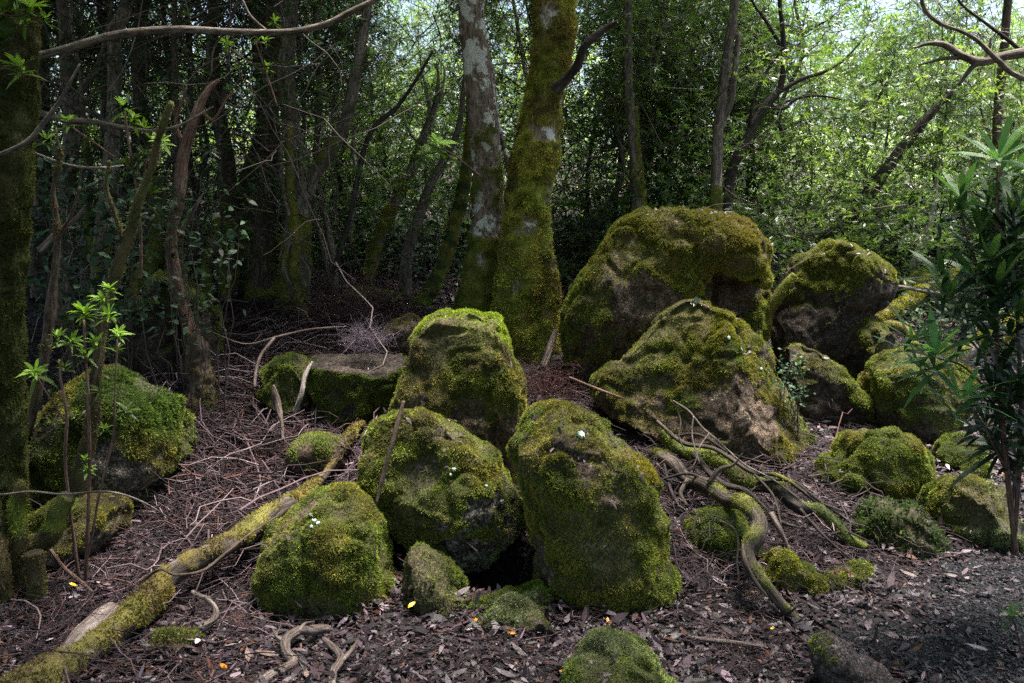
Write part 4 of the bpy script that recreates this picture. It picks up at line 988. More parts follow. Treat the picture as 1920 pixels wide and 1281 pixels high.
branch('greyish root stub leaning against the foot of the largest boulder', [(1018, 690, 14, 5.9), (1032, 650, 15, 6.0), (1042, 620, 9, 6.1)], 6, 'wood', 239, name='stick', cat='stick')
branch('long pale curved twig arching over the twig heap above the flat topped boulder', [(395, 622, 2, 5.4), (460, 645, 3, 5.4), (520, 632, 5, 5.4), (580, 618, 4, 5.4), (650, 612, 2, 5.5)], 5.4, 'wood', 240, name='twig', cat='twig',
       twigs=[[(515, 634, 6, 5.4), (490, 665, 6, 5.3), (480, 700, 6, 5.2), (478, 726, 5, 5.1)]])
branch('dark leaning stick against the left face of the flat topped boulder', [(552, 775, 8, 5.0), (565, 740, 9, 5.0), (572, 705, 9, 5.05), (586, 678, 5, 5.1)], 5, 'bark_pale', 241, name='stick', cat='stick')
branch('long thin pale twig bowed over the dark gap at the lower left', [(0, 928, 4, 3.3), (60, 922, 4, 3.3), (120, 927, 4, 3.33), (200, 922, 4, 3.35), (260, 938, 3.5, 3.4), (310, 967, 3, 3.5), (345, 992, 2, 3.6)], 3.4, 'bark_grey', 242, name='twig', cat='twig')
branch('straight brown stick slanting down below the curved grey edged boulder', [(95, 1030, 6, 3.5), (120, 1065, 6, 3.45), (150, 1090, 6, 3.42), (175, 1112, 5, 3.4)], 3.4, 'bark_red', 243, name='stick', cat='stick')
branch('curved brown twig looping over the middle of the long mossy log', [(262, 1092, 6, 3.3), (300, 1068, 5, 3.3), (330, 1078, 5, 3.25), (380, 1070, 5, 3.3), (420, 1040, 5, 3.4), (470, 1000, 4, 3.6), (520, 968, 3, 3.8)], 3.4, 'bark_brown', 244, name='twig', cat='twig')
branch('dead forked stick half buried in litter below the middle of the long mossy log', [(375, 1180, 12, 3.2), (405, 1155, 12, 3.25), (395, 1130, 9, 3.3), (360, 1110, 8, 3.35)], 3.3, 'bark_grey', 245, name='stick', cat='stick', ground=True)
branch('dark straight stick lying on the litter where the path begins', [(1540, 1148, 6, 3.5), (1580, 1132, 9, 3.55), (1625, 1120, 7, 3.6)], 3.5, 'bark_dark', 246, name='stick', cat='stick', ground=True)

# ------------------------------------------------------------------ leaf litter, twigs, gravel
rng = np.random.default_rng(5)
def scatter_xy(n, x0, x1, y0, y1, rng):
    """more points near the camera, inside the view wedge"""
    y = y0 + (y1 - y0) * rng.random(n) ** 1.15; hw = 0.62 * y + 0.5
    x = (rng.random(n) * 2 - 1) * hw
    k = (x > x0) & (x < x1); return x[k], y[k]
def litter(n, y0, y1, Lm, cols, wts, seed, lift=0.02, thin=0.13):
    rng = np.random.default_rng(seed); x, y = scatter_xy(n, -9, 9, y0, y1, rng)
    k = rng.random(len(x)) > path_w(x, y) * 0.62; x, y = x[k], y[k]; N = len(x)
    z = gz(x, y) + 0.035 * fbm(np.stack([x, y, x * 0], -1) * 2.3, 3, 3) * (1 - path_w(x, y)) + 0.004 + lift * rng.random(N) ** 1.5
    d = U(np.stack([rng.normal(size=N), rng.normal(size=N), rng.normal(size=N) * 0.28], 1))
    side = U(np.cross(d, U(np.stack([rng.normal(size=N) * 0.45, rng.normal(size=N) * 0.45, np.ones(N)], 1))))
    L = Lm * (0.5 + rng.random(N)); lv = Leaves()
    lv.add(*leaf_np(np.stack([x, y, z], 1), d, L, L * (thin * (0.6 + 0.9 * rng.random(N))), palette(cols, wts, N, rng), rng, rng.uniform(-0.2, 0.2, (N, 1)), True, side))
    return lv
DEAD = [(0.036, 0.020, 0.026), (0.062, 0.036, 0.045), (0.15, 0.10, 0.125), (0.014, 0.009, 0.012), (0.08, 0.034, 0.02), (0.28, 0.22, 0.25), (0.32, 0.11, 0.02), (0.048, 0.034, 0.045)]
LW = [30, 18, 6, 38, 7, 1.6, 0.4, 18]
a = litter(70000, 2.5, 7.5, 0.026, DEAD, LW, 61, 0.014, 0.2)
b = litter(20000, 2.5, 8.5, 0.062, DEAD, LW, 62, 0.03, 0.12)
for k_ in range(len(b.v)): a.add(b.v[k_], b.f3[k_], b.f4[k_], b.c[k_])
b = litter(40000, 7.0, 14, 0.06, DEAD, LW, 63, 0.03, 0.2)
for k_ in range(len(b.v)): a.add(b.v[k_], b.f3[k_], b.f4[k_], b.c[k_])
rs = np.random.default_rng(64)
for v_, f_, n_, g_ in STONES:
    near = np.where(np.abs(v_[:, 2] - g_) < 0.02)[0]
    if len(near) > 20:
        q = near[rs.integers(0, len(near), 420)]; out = U(n_[q] * [1, 1, 0]); off = rs.exponential(0.035, 420); N = 420
        pp = v_[q] + out * off[:, None] * 1.0; pp[:, 2] = gz(pp[:, 0], pp[:, 1]) + np.maximum(0.045 - off * 0.7, 0.004) * rs.random(N) + 0.006
        d = U(rs.normal(size=(N, 3)) * [1, 1, 0.45]); L = rs.uniform(0.015, 0.065, N)
        a.add(*leaf_np(pp, d, L, L * rs.uniform(0.08, 0.22, N), palette(DEAD, LW, N, rs), rs, 0.15, True, U(np.cross(d, U(rs.normal(size=(N, 3)) * 0.5 + [0, 0, 1])))))
    p, bc, ti = sample(v_, tris(f_), sstep(0.15, 0.7, n_[:, 2]) * (v_[:, 2] > g_) * sstep(-0.1, 0.35, fbm(v_ * 3, 8, 2)), 190, rs)
    if len(p) == 0: continue
    nn = U((n_[tris(f_)[ti]] * bc[..., None]).sum(1)); d = U(np.cross(nn, rs.normal(size=nn.shape)) + nn * 0.15); N = len(p); L = rs.uniform(0.012, 0.05, N)
    a.add(*leaf_np(p + nn * 0.014, d, L, L * rs.uniform(0.08, 0.2, N), palette(DEAD, LW, N, rs), rs, 0.1, True, U(np.cross(d, nn))))
tag(link('leaf_litter', a.mesh('leaf_litter', M['litter'])), 'purplish brown dead leaves and bark chips covering the forest floor', 'leaf litter', kind='stuff')
# a few fallen leaves still orange or yellow
def one_leaf(px, py, Y, L, col, label, seed, hz=0.02):
    r = np.random.default_rng(seed); p = P(px, py, Y); p[2] = max(p[2], gz1(p[0], p[1]) + hz)
    d = U(np.array([[r.normal(), r.normal() * 0.4, r.normal() * 0.3 + 0.15]])); s = U(np.cross(d, np.array([[0, -0.7, 1.0]])))
    lv = Leaves(); lv.add(*leaf_np(np.zeros((1, 3)), d, np.array([L]), np.array([L * 0.2]), np.array([col]), r, 0.1, True, s))
    tag(link('fallen_leaf', lv.mesh('fallen_leaf', M['litter']), loc=tuple(p)), label, 'leaf', 'yellow and orange fallen leaves')
OR, YE = (0.62, 0.22, 0.01), (0.62, 0.42, 0.02)
one_leaf(765, 1140, 3.35, 0.045, YE, 'yellow leaf standing in the crack between the two front mossy boulders', 1, 0.05)
one_leaf(886, 1165, 3.3, 0.035, OR, 'orange leaf at the left end of the flat moss cushion before the hollow', 2, 0.03)
one_leaf(950, 1200, 3.2, 0.04, OR, 'orange leaf in the litter just below the flat moss cushion', 3)
one_leaf(427, 1255, 2.95, 0.04, OR, 'bright orange leaf left of the elbow shaped root at the bottom', 4)
one_leaf(1452, 1177, 3.3, 0.025, YE, 'small yellow leaf below the tip of the twisted root', 5)
one_leaf(132, 1135, 3.3, 0.035, YE, 'yellow leaf lying on the small dark mossy stone by the log', 6, 0.12)
one_leaf(1140, 1168, 3.3, 0.03, OR, 'orange chip at the foot of the tall rounded boulder', 7)

# twigs
TW = [(0.042, 0.026, 0.031), (0.085, 0.054, 0.064), (0.17, 0.125, 0.135), (0.02, 0.013, 0.016), (0.09, 0.04, 0.034)]
def twig_field(n, xs_, Lr, rr, lift, seed, wts=(30, 13, 5, 50, 8)):
    rng = np.random.default_rng(seed)
    px = rng.uniform(xs_[0], xs_[1], n); py = rng.uniform(xs_[2], xs_[3], n)
    # the ground under each photo pixel, found by marching along its ray
    t = np.linspace(2.6, 11, 60); best = np.full(n, 11.0)
    xc = (px - 960) / FPX; yc = (640.5 - py) / FPX; c, s = math.cos(PITCH), math.sin(PITCH)
    done = np.zeros(n, bool)
    for y in t:
        k = y / (c + yc * s); zx = CAM[2] + k * (yc * c - s); xx = k * xc
        hit = (~done) & (zx < gz(xx, np.full(n, y)))
        best[hit] = y; done |= hit
    y = best + rng.normal(0, 0.08, n); k = y / (c + yc * s); x = k * xc
    ok = done; x, y = x[ok], y[ok]; N = len(x)
    z = gz(x, y); p0 = np.stack([x, y, z + 0.01], 1)
    d = U(np.stack([rng.normal(size=N), rng.normal(size=N), rng.normal(size=N) * 0.25], 1))
    L = rng.uniform(*Lr, N); r = rng.uniform(*rr, N) * (0.6 + 0.8 * L / Lr[1])
    return sticks(p0, d, L, r, palette(TW, wts, N, rng), rng, 7, 0.3, 3, lift * rng.random(N) ** 1.3)[:3]
def twig_obj(name, fields, label):
    b = Bag()
    for V, F, C in fields: b.add(V, F, C)

    return tag(link(name, b.mesh(name, M['twig'])), label, 'twigs', kind='stuff')
twig_obj('twig_heap', [twig_field(5200, (330, 660, 640, 1080), (0.15, 0.6), (0.0012, 0.0045), 0.18, 71), twig_field(2600, (400, 780, 545, 700), (0.15, 0.6), (0.0012, 0.0035), 0.14, 72),
                       twig_field(1800, (0, 420, 900, 1281), (0.12, 0.5), (0.001, 0.003), 0.06, 73), twig_field(650, (300, 720, 600, 1080), (0.3, 0.9), (0.0025, 0.006), 0.32, 79, (10, 22, 14, 10, 6)), twig_field(110, (0, 480, 880, 1281), (0.2, 0.7), (0.0025, 0.005), 0.08, 80, (10, 22, 14, 10, 6))], 'tangled heap of thin purplish brown twigs covering the slope left of the boulders')
twig_obj('scattered_twigs', [twig_field(900, (380, 1550, 1100, 1281), (0.05, 0.3), (0.001, 0.003), 0.03, 74), twig_field(1500, (1150, 1700, 780, 1120), (0.1, 0.45), (0.001, 0.003), 0.09, 75), twig_field(380, (1180, 1600, 790, 1060), (0.15, 0.5), (0.0015, 0.004), 0.3, 86, (20, 14, 8, 40, 6)),
                             twig_field(500, (1500, 1920, 980, 1281), (0.04, 0.15), (0.001, 0.0025), 0.015, 76), twig_field(1200, (1000, 1920, 430, 800), (0.2, 0.7), (0.0015, 0.004), 0.25, 77),
                             twig_field(1000, (0, 330, 600, 900), (0.2, 0.6), (0.0015, 0.004), 0.2, 78)], 'thin dead twigs scattered over the litter and between the boulders')
# the reddish clump of fine dead twigs behind the tall boulder
def clump(label, px, py, Y, n, R_, L, r, col, seed, up=0.5):
    rng = np.random.default_rng(seed); c = P(px, py, Y); p0 = c + rng.normal(size=(n, 3)) * R_ * np.array([1, 0.7, 0.55])
    p0[:, 2] = np.maximum(p0[:, 2], gz(p0[:, 0], p0[:, 1])); d = U(rng.normal(size=(n, 3)) + [0, 0, up])
    V, F, C, _ = sticks(p0, d, rng.uniform(0.4, 1, n) * L, np.full(n, r), palette([col, tuple(x * 0.5 for x in col), tuple(x * 1.6 for x in col)], (3, 3, 1), n, rng), rng, 5, 0.45)
    b = Bag(); b.add(V, F, C); tag(link('dead_twigs', b.mesh('dead_twigs', M['twig'])), label, 'dead twigs', kind='stuff')
clump('fuzzy clump of fine reddish dead twigs between the flat crowned and pyramid boulders', 1030, 725, 5.4, 480, 0.11, 0.17, 0.0016, (0.07, 0.028, 0.026), 81)
clump('broom of fine purplish grey dead twigs on the flat topped boulder', 690, 640, 5.3, 350, 0.06, 0.2, 0.0012, (0.13, 0.10, 0.13), 82)
clump('tangle of rusty fine twigs on the slope above the flat topped boulder', 660, 585, 6.6, 500, 0.24, 0.4, 0.002, (0.07, 0.035, 0.04), 83)

# gravel on the path
rng = np.random.default_rng(91)
x, y = scatter_xy(120000, 0.2, 4.5, 2.4, 4.8, rng); k = rng.random(len(x)) < path_w(x, y) * 0.9; x, y = x[k], y[k]; N = len(x)
c = np.stack([x, y, gz(x, y) + 0.008 + 0.004 * rng.random(N)], 1)
octv = np.array([[1, 0, 0], [0, 1, 0], [-1, 0, 0], [0, -1, 0], [0, 0, 1], [0, 0, -1.0]]); octf = np.array([[0, 1, 4], [1, 2, 4], [2, 3, 4], [3, 0, 4], [1, 0, 5], [2, 1, 5], [3, 2, 5], [0, 3, 5]])
sz = rng.uniform(0.0025, 0.0075, N)[:, None, None] * (1 + 0.45 * rng.normal(size=(N, 6, 1))).clip(0.4, 1.7)
ang = rng.random(N) * 6.28; ro = np.stack([np.stack([np.cos(ang), -np.sin(ang), 0 * ang], 1), np.stack([np.sin(ang), np.cos(ang), 0 * ang], 1), np.tile([0, 0, 0.7], (N, 1))], 1)
V = c[:, None] + np.einsum('nij,kj->nki', ro, octv) * sz
V[..., 0] += (V[..., 2] - c[:, None, 2]) * rng.normal(size=(N, 1)) * 0.5
F = (octf[None] + (np.arange(N) * 6)[:, None, None]).reshape(-1, 3)
C = np.repeat(palette([(0.026, 0.024, 0.03), (0.045, 0.04, 0.05), (0.015, 0.013, 0.017), (0.12, 0.105, 0.12)], (30, 18, 40, 2), N, rng), 6, 0)
tag(link('gravel', mesh_np('gravel', V.reshape(-1, 3), F, M['stone'], C, smooth=False)), 'fine dark bluish gravel on the path', 'gravel', kind='stuff')

# ------------------------------------------------------------------ near plants
def plant(name, label, cat, stems, Y, ros, nl, L, W, open_, colf, seed, droop=0.25, mat='leaf_near', smat='bark_red', group=None, rich=True, stemw=5):
    """stems: photo polylines; ros: (px, py, dY, scale, brightness) rosettes"""
    rng = np.random.default_rng(seed); b0 = stem_pts(stems[0], Y)[0]; org = np.array([b0[0], b0[1], min(b0[2], gz1(b0[0], b0[1]))])
    root = empty(name, org, label, cat, group)
    for k, s in enumerate(stems): make_stem('stem', stem_pts(s, Y), M[smat], root, org, seed + k, 0.08, sides=6, n=5)
    lv = Leaves()
    for q in ros:
        c = P(q[0], q[1], Y + q[2]); ax = U(np.array([rng.normal() * 0.35, -0.25 + rng.normal() * 0.3, 1.0]))
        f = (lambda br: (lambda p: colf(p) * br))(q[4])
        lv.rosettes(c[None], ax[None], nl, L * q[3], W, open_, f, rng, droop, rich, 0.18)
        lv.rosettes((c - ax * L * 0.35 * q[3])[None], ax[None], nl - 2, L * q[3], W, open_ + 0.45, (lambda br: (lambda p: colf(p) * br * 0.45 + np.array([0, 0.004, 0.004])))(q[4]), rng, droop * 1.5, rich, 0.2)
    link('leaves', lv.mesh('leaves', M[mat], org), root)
    return root
FR = lambda p: np.tile([0.22, 0.36, 0.045], (len(p), 1))
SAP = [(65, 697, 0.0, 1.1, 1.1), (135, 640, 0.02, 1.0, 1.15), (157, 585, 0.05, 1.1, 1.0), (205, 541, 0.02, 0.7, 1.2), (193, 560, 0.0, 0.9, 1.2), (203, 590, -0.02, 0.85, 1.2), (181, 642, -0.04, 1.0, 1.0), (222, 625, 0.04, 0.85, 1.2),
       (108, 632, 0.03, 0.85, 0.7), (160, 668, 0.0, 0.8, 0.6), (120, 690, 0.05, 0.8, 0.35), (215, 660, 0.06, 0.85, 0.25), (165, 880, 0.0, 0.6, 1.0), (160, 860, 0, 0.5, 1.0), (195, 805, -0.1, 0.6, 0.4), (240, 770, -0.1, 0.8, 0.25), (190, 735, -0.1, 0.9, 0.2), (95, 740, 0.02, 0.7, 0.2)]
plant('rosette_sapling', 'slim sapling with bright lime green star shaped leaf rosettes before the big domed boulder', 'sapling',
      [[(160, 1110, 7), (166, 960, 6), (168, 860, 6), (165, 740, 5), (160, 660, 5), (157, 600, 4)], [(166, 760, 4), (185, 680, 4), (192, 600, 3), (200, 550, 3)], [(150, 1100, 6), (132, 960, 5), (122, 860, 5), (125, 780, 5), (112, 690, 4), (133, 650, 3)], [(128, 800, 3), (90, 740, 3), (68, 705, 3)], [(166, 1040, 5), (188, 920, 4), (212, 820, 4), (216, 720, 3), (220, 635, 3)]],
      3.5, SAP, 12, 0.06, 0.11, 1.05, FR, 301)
plant('rosette_sapling', 'small spray of bright rosettes hanging before the top of the left edge trunk', 'sapling',
      [[(-40, 160, 5), (0, 130, 4), (40, 125, 3)], [(-30, 20, 5), (30, 30, 4), (60, 20, 3)]], 3.0,
      [(38, 125, 0, 1.3, 0.9), (30, 30, 0.05, 1.6, 0.35), (55, 15, 0, 1.5, 0.6), (10, 75, 0, 1.3, 0.15), (85, 35, 0, 0.8, 0.7), (5, 10, 0, 1.6, 0.3)], 11, 0.055, 0.12, 1.1, FR, 302)
plant('rosette_sapling', 'leggy sapling with scattered green rosettes in front of the kinked trunk', 'sapling',
      [[(265, 520, 5), (262, 400, 4), (240, 260, 4), (235, 210, 3)], [(262, 400, 4), (275, 300, 3), (300, 275, 3)], [(250, 320, 3), (180, 270, 3), (130, 235, 3)]], 4.6,
      [(232, 198, 0, 1.2, 1.0), (248, 222, 0.1, 1.0, 0.6), (128, 228, 0, 0.9, 1.0), (88, 262, 0, 0.9, 0.7), (270, 240, 0, 0.9, 0.5), (302, 265, 0, 1.0, 1.0), (270, 290, 0, 1.0, 0.25), (240, 310, 0, 1.2, 0.2), (285, 330, 0, 1.2, 0.12), (170, 250, 0, 0.9, 0.3), (275, 365, 0, 1.3, 0.15)], 10, 0.07, 0.11, 1.05, FR, 303)
plant('rosette_sapling', 'thin twig of tiny lit rosettes near the top below the long grey branch', 'sapling',
      [[(520, 200, 3), (500, 140, 3), (480, 80, 3)], [(500, 140, 3), (430, 90, 2)]], 5.2,
      [(482, 68, 0, 1.0, 1.0), (495, 76, 0, 0.8, 1.2), (425, 80, 0, 0.9, 0.9), (502, 125, 0, 0.8, 1.0), (445, 130, 0, 0.7, 0.5), (515, 40, 0, 0.8, 0.5), (350, 30, 0, 0.9, 0.2)], 9, 0.06, 0.12, 1.0, FR, 304)
plant('sapling', 'sprig of lit glossy leaves above the middle leaning trunk', 'sapling',
      [[(900, 330, 4), (850, 290, 3), (815, 275, 3)]], 6.3, [(822, 268, 0, 1.3, 1.1), (800, 290, 0, 1.3, 0.5), (835, 300, 0, 1.1, 0.3)], 8, 0.085, 0.2, 1.1, FR, 305)
BAM = lambda p: np.tile([0.055, 0.11, 0.035], (len(p), 1))
rng = np.random.default_rng(306)
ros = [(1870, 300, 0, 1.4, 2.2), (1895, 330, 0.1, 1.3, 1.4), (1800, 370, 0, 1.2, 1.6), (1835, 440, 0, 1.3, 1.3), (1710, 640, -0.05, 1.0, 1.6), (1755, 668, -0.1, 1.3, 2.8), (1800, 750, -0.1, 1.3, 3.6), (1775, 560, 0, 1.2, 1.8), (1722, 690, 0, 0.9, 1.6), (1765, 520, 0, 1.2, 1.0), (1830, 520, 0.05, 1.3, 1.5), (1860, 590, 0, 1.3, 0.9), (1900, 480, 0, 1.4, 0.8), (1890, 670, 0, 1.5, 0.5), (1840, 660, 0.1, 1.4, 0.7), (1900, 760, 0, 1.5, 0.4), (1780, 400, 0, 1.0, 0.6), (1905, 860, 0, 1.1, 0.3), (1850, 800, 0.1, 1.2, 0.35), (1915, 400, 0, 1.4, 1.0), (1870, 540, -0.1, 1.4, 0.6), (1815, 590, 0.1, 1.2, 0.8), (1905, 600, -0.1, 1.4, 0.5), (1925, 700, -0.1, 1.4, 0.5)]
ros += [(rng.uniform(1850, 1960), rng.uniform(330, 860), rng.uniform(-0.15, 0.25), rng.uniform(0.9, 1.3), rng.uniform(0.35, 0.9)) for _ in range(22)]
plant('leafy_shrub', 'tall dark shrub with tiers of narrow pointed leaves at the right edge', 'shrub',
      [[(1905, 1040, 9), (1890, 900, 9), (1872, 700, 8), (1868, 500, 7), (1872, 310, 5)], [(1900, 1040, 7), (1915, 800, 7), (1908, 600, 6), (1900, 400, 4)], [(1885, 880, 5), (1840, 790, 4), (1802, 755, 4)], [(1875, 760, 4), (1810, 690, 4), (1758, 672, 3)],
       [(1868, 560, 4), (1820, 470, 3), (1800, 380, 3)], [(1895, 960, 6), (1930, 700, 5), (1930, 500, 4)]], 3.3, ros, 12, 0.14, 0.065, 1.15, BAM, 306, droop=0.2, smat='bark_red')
plant('leafy_shrub', 'little tuft of narrow leaves poking in low at the right edge above the path', 'shrub',
      [[(1915, 1220, 4), (1905, 1180, 3), (1898, 1155, 3)]], 3.0, [(1895, 1155, 0, 0.9, 2.0), (1925, 1170, 0, 0.8, 1.0)], 10, 0.07, 0.09, 0.8, BAM, 307)

def broad(name, label, px0, px1, py0, py1, Y0, Y1, n, L, col, seed, group=None):
    """understorey shrub with separate glossy leaves on fine stems"""
    rng = np.random.default_rng(seed); m = n // 9
    cx = rng.uniform(px0, px1, m); cy = rng.uniform(py0, py1, m); yy = rng.uniform(Y0, Y1, m)
    c = np.array([P(a, b, d) for a, b, d in zip(cx, cy, yy)]); org = c.mean(0); org[2] = gz1(org[0], org[1])
    c[:, 2] = np.maximum(c[:, 2], gz(c[:, 0], c[:, 1]) + 0.1)
    root = empty(name, org, label, 'shrub', group)
    p0 = np.stack([org[0] + (c[:, 0] - org[0]) * 0.6, org[1] + (c[:, 1] - org[1]) * 0.6], 1); p0 = np.column_stack([p0, gz(p0[:, 0], p0[:, 1])])
    pts = np.stack([p0 * (1 - t) + c * t + rng.normal(size=c.shape) * 0.02 for t in np.linspace(0, 1, 6)], 1)
    b = Bag()
    for q in pts[:20]:
        v, f, st = tube(np.column_stack([q, np.linspace(0.005, 0.0015, 6)]), 4, n=2); b.add(v, f, (0.06, 0.045, 0.04))
    link('stems', b.mesh('stems', M['twig'], org), root)
    cc = np.repeat(c, 9, 0) + rng.normal(size=(m * 9, 3)) * L * 1.3
    N = len(cc); d = U(rng.normal(size=(N, 3)) * [1, 1, 0.5]); side = U(np.cross(d, U(rng.normal(size=(N, 3)) * 0.5 + [0, -0.3, 1])))
    ll = L * rng.uniform(0.6, 1.3, N); lv = Leaves()
    lv.add(*leaf_np(cc, d, ll, ll * 0.22, palette([col, tuple(x * 0.6 for x in col)], (1, 1), N, rng), rng, 0.15, True, side))
    link('leaves', lv.mesh('leaves', M['leaf_gloss'], org), root)
DKG = (0.022, 0.05, 0.03)
broad('broadleaf_shrub', 'dark glossy leaved shrub in the shade between the left edge trunk and the kinked trunk', 60, 260, 290, 620, 4.9, 5.6, 900, 0.065, (0.026, 0.055, 0.028), 311)
broad('broadleaf_shrub', 'dark glossy leaved shrub hugging the crooked dead stem', 250, 450, 380, 620, 4.9, 5.5, 420, 0.055, (0.028, 0.055, 0.028), 312)
broad('broadleaf_shrub', 'glossy green shrub filling the shade below the straight brown trunk and the leaning trunks', 590, 700, 370, 530, 8.3, 9.2, 900, 0.08, (0.03, 0.08, 0.02), 313)
broad('broadleaf_shrub', 'glossy shrub in the deep shade behind the leaning trunks, left of the twin trunks', 700, 880, 330, 560, 8.4, 9.4, 1500, 0.08, (0.022, 0.06, 0.026), 314)
broad('broadleaf_shrub', 'leafy weed growing among the dead wood behind the slim yellow mossed log at right', 1680, 1900, 560, 660, 6.9, 7.8, 700, 0.05, (0.05, 0.09, 0.03), 315)
broad('broadleaf_shrub', 'low ferny sprig sprouting on the pyramid boulder flank where the slab begins', 1455, 1500, 650, 740, 4.95, 5.1, 150, 0.03, (0.04, 0.09, 0.04), 316)

# ------------------------------------------------------------------ forest behind
def forest_tree(seed, H, lo, spread, nb, leafn, L, cols, bare=False, fork=0.5):
    """trunk with crooked limbs, and a crown of leaf whorls on the limb ends; two meshes on a shared origin"""
    rng = np.random.default_rng(seed); b = Bag(); tips = []
    n = 9; z = np.linspace(-0.2, H, n); dx = np.cumsum(rng.normal(0, 0.11 * H / 5, n)); dy = np.cumsum(rng.normal(0, 0.08 * H / 5, n))
    r = np.linspace(0.036, 0.010, n) * H / 5; r[0] *= 1.3
    T = np.stack([dx - dx[1], dy - dy[1], z, r], 1); v, f, st = tube(T, 8, 0.15, 8, seed, 5); b.add(v, f, 1, st)
    S_ = spline(T, 10)
    for k in range(nb):
        t = rng.uniform(lo, 1); q = S_[int(t * (len(S_) - 1))]; a = rng.random() * 6.28
        ln = spread * (1.15 - 0.6 * t) * rng.uniform(0.6, 1.2); m = 6
        d = np.array([math.cos(a), math.sin(a), rng.uniform(0.1, 0.9)]); p = q[:3].copy(); pts = [[*p, q[3] * 0.45]]
        for i_ in range(m):
            d = U(d + rng.normal(0, 0.33, 3) + np.array([0, 0, 0.05])); p = p + d * ln / m
            pts.append([*p, max(0.004, q[3] * 0.42 * (1 - (i_ + 1) / (m + 0.6)))])
            if i_ >= 1: tips.append((p.copy(), d.copy()))
        v, f, st = tube(pts, 5, n=3); b.add(v, f, 1, st)
        for j in range(4):
            i0 = rng.integers(2, m + 1); p = np.array(pts[i0][:3]); dd = U(np.array(pts[i0][:3]) - np.array(pts[i0 - 1][:3]) + rng.normal(0, 0.8, 3)); q2 = [[*p, 0.006]]
            for i_ in range(4):
                dd = U(dd + rng.normal(0, 0.35, 3)); p = p + dd * ln * 0.11; q2.append([*p, 0.0055 - 0.001 * i_]); tips.append((p.copy(), dd.copy()))
            v, f, st = tube(q2, 3, n=2); b.add(v, f, 1, st)
    tm = b.mesh('trunk', None)
    tp = np.array([t[0] for t in tips]); td = np.array([t[1] for t in tips]); lv = Leaves()
    k = rng.integers(0, len(tp), leafn); c = tp[k] + rng.normal(size=(leafn, 3)) * 0.09 * (spread + 0.3)
    ca, cb = np.array(cols[0]), np.array(cols[1])
    lv.rosettes(c, U(td[k] * 0.4 + rng.normal(size=(leafn, 3)) * 0.5 + [0, 0, 0.7]), 7, L, 0.12, 1.05,
                lambda p: mixc(ca, cb, sstep(-0.3, 0.35, fbm(p * 2.2, seed, 2) + 0.3 * rng.normal(size=len(p)))), rng, 0.25)
    return tm, lv.mesh('crown', M['leaf'])
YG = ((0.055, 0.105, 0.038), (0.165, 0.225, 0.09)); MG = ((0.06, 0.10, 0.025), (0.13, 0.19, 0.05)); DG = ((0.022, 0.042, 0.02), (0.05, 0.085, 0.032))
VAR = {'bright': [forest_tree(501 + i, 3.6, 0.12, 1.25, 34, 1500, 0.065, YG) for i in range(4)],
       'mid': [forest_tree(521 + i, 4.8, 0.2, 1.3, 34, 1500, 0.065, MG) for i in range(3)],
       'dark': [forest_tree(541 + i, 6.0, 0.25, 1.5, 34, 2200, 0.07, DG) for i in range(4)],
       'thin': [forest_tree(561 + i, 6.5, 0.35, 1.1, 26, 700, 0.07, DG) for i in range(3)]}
BM = {'bright': 'bark_grey', 'mid': 'bark_grey', 'dark': 'bark_dark', 'thin': 'bark_grey'}
for kd in VAR:
    for tm, cm in VAR[kd]: tm.materials.append(M[BM[kd]])
ORD = 'first second third fourth fifth sixth seventh eighth ninth tenth eleventh twelfth thirteenth fourteenth fifteenth sixteenth'.split()
def forest(kind, spots, label, group, cat='tree', name='forest_tree', seed=0):
    rng = np.random.default_rng(seed)
    for k, (px, Y, s) in enumerate(spots):
        x = P(px, 500, Y)[0]; tm, cm = VAR[kind][k % len(VAR[kind])]
        r = empty(name, (x, Y, gz1(x, Y) - 0.05), '%s, %s from the left' % (label, ORD[k]), cat, group)
        r.rotation_euler = (rng.normal() * 0.05, rng.normal() * 0.07, rng.random() * 6.28); r.scale = (s, s, s)
        link('trunk', tm, r); link('crown', cm, r)
def spread_spots(n, px0, px1, Y0, Y1, s0, s1, seed):
    rng = np.random.default_rng(seed)
    return [(px0 + (px1 - px0) * ((i + rng.random()) / n), rng.uniform(Y0, Y1), rng.uniform(s0, s1)) for i in range(n)]
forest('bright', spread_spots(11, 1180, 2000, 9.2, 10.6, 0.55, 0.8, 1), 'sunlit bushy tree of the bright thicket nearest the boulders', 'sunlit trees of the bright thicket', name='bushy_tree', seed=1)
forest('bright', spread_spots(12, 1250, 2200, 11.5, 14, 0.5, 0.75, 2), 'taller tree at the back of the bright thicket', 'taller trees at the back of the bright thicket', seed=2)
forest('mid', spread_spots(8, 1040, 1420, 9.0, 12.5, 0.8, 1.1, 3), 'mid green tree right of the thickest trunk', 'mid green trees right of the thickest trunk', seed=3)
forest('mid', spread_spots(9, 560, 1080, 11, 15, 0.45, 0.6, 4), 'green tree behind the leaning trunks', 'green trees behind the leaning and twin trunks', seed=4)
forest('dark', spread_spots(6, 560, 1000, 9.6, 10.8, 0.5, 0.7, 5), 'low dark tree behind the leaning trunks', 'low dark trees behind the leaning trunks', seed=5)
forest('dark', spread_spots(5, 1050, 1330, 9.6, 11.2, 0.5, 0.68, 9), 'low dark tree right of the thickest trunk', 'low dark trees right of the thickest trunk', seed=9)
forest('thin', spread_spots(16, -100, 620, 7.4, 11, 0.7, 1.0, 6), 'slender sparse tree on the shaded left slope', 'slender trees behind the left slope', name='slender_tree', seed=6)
forest('dark', spread_spots(10, -200, 640, 10, 14, 0.7, 1.0, 7), 'dark leafy tree far behind the left slope', 'dark trees far behind the left slope', seed=7)
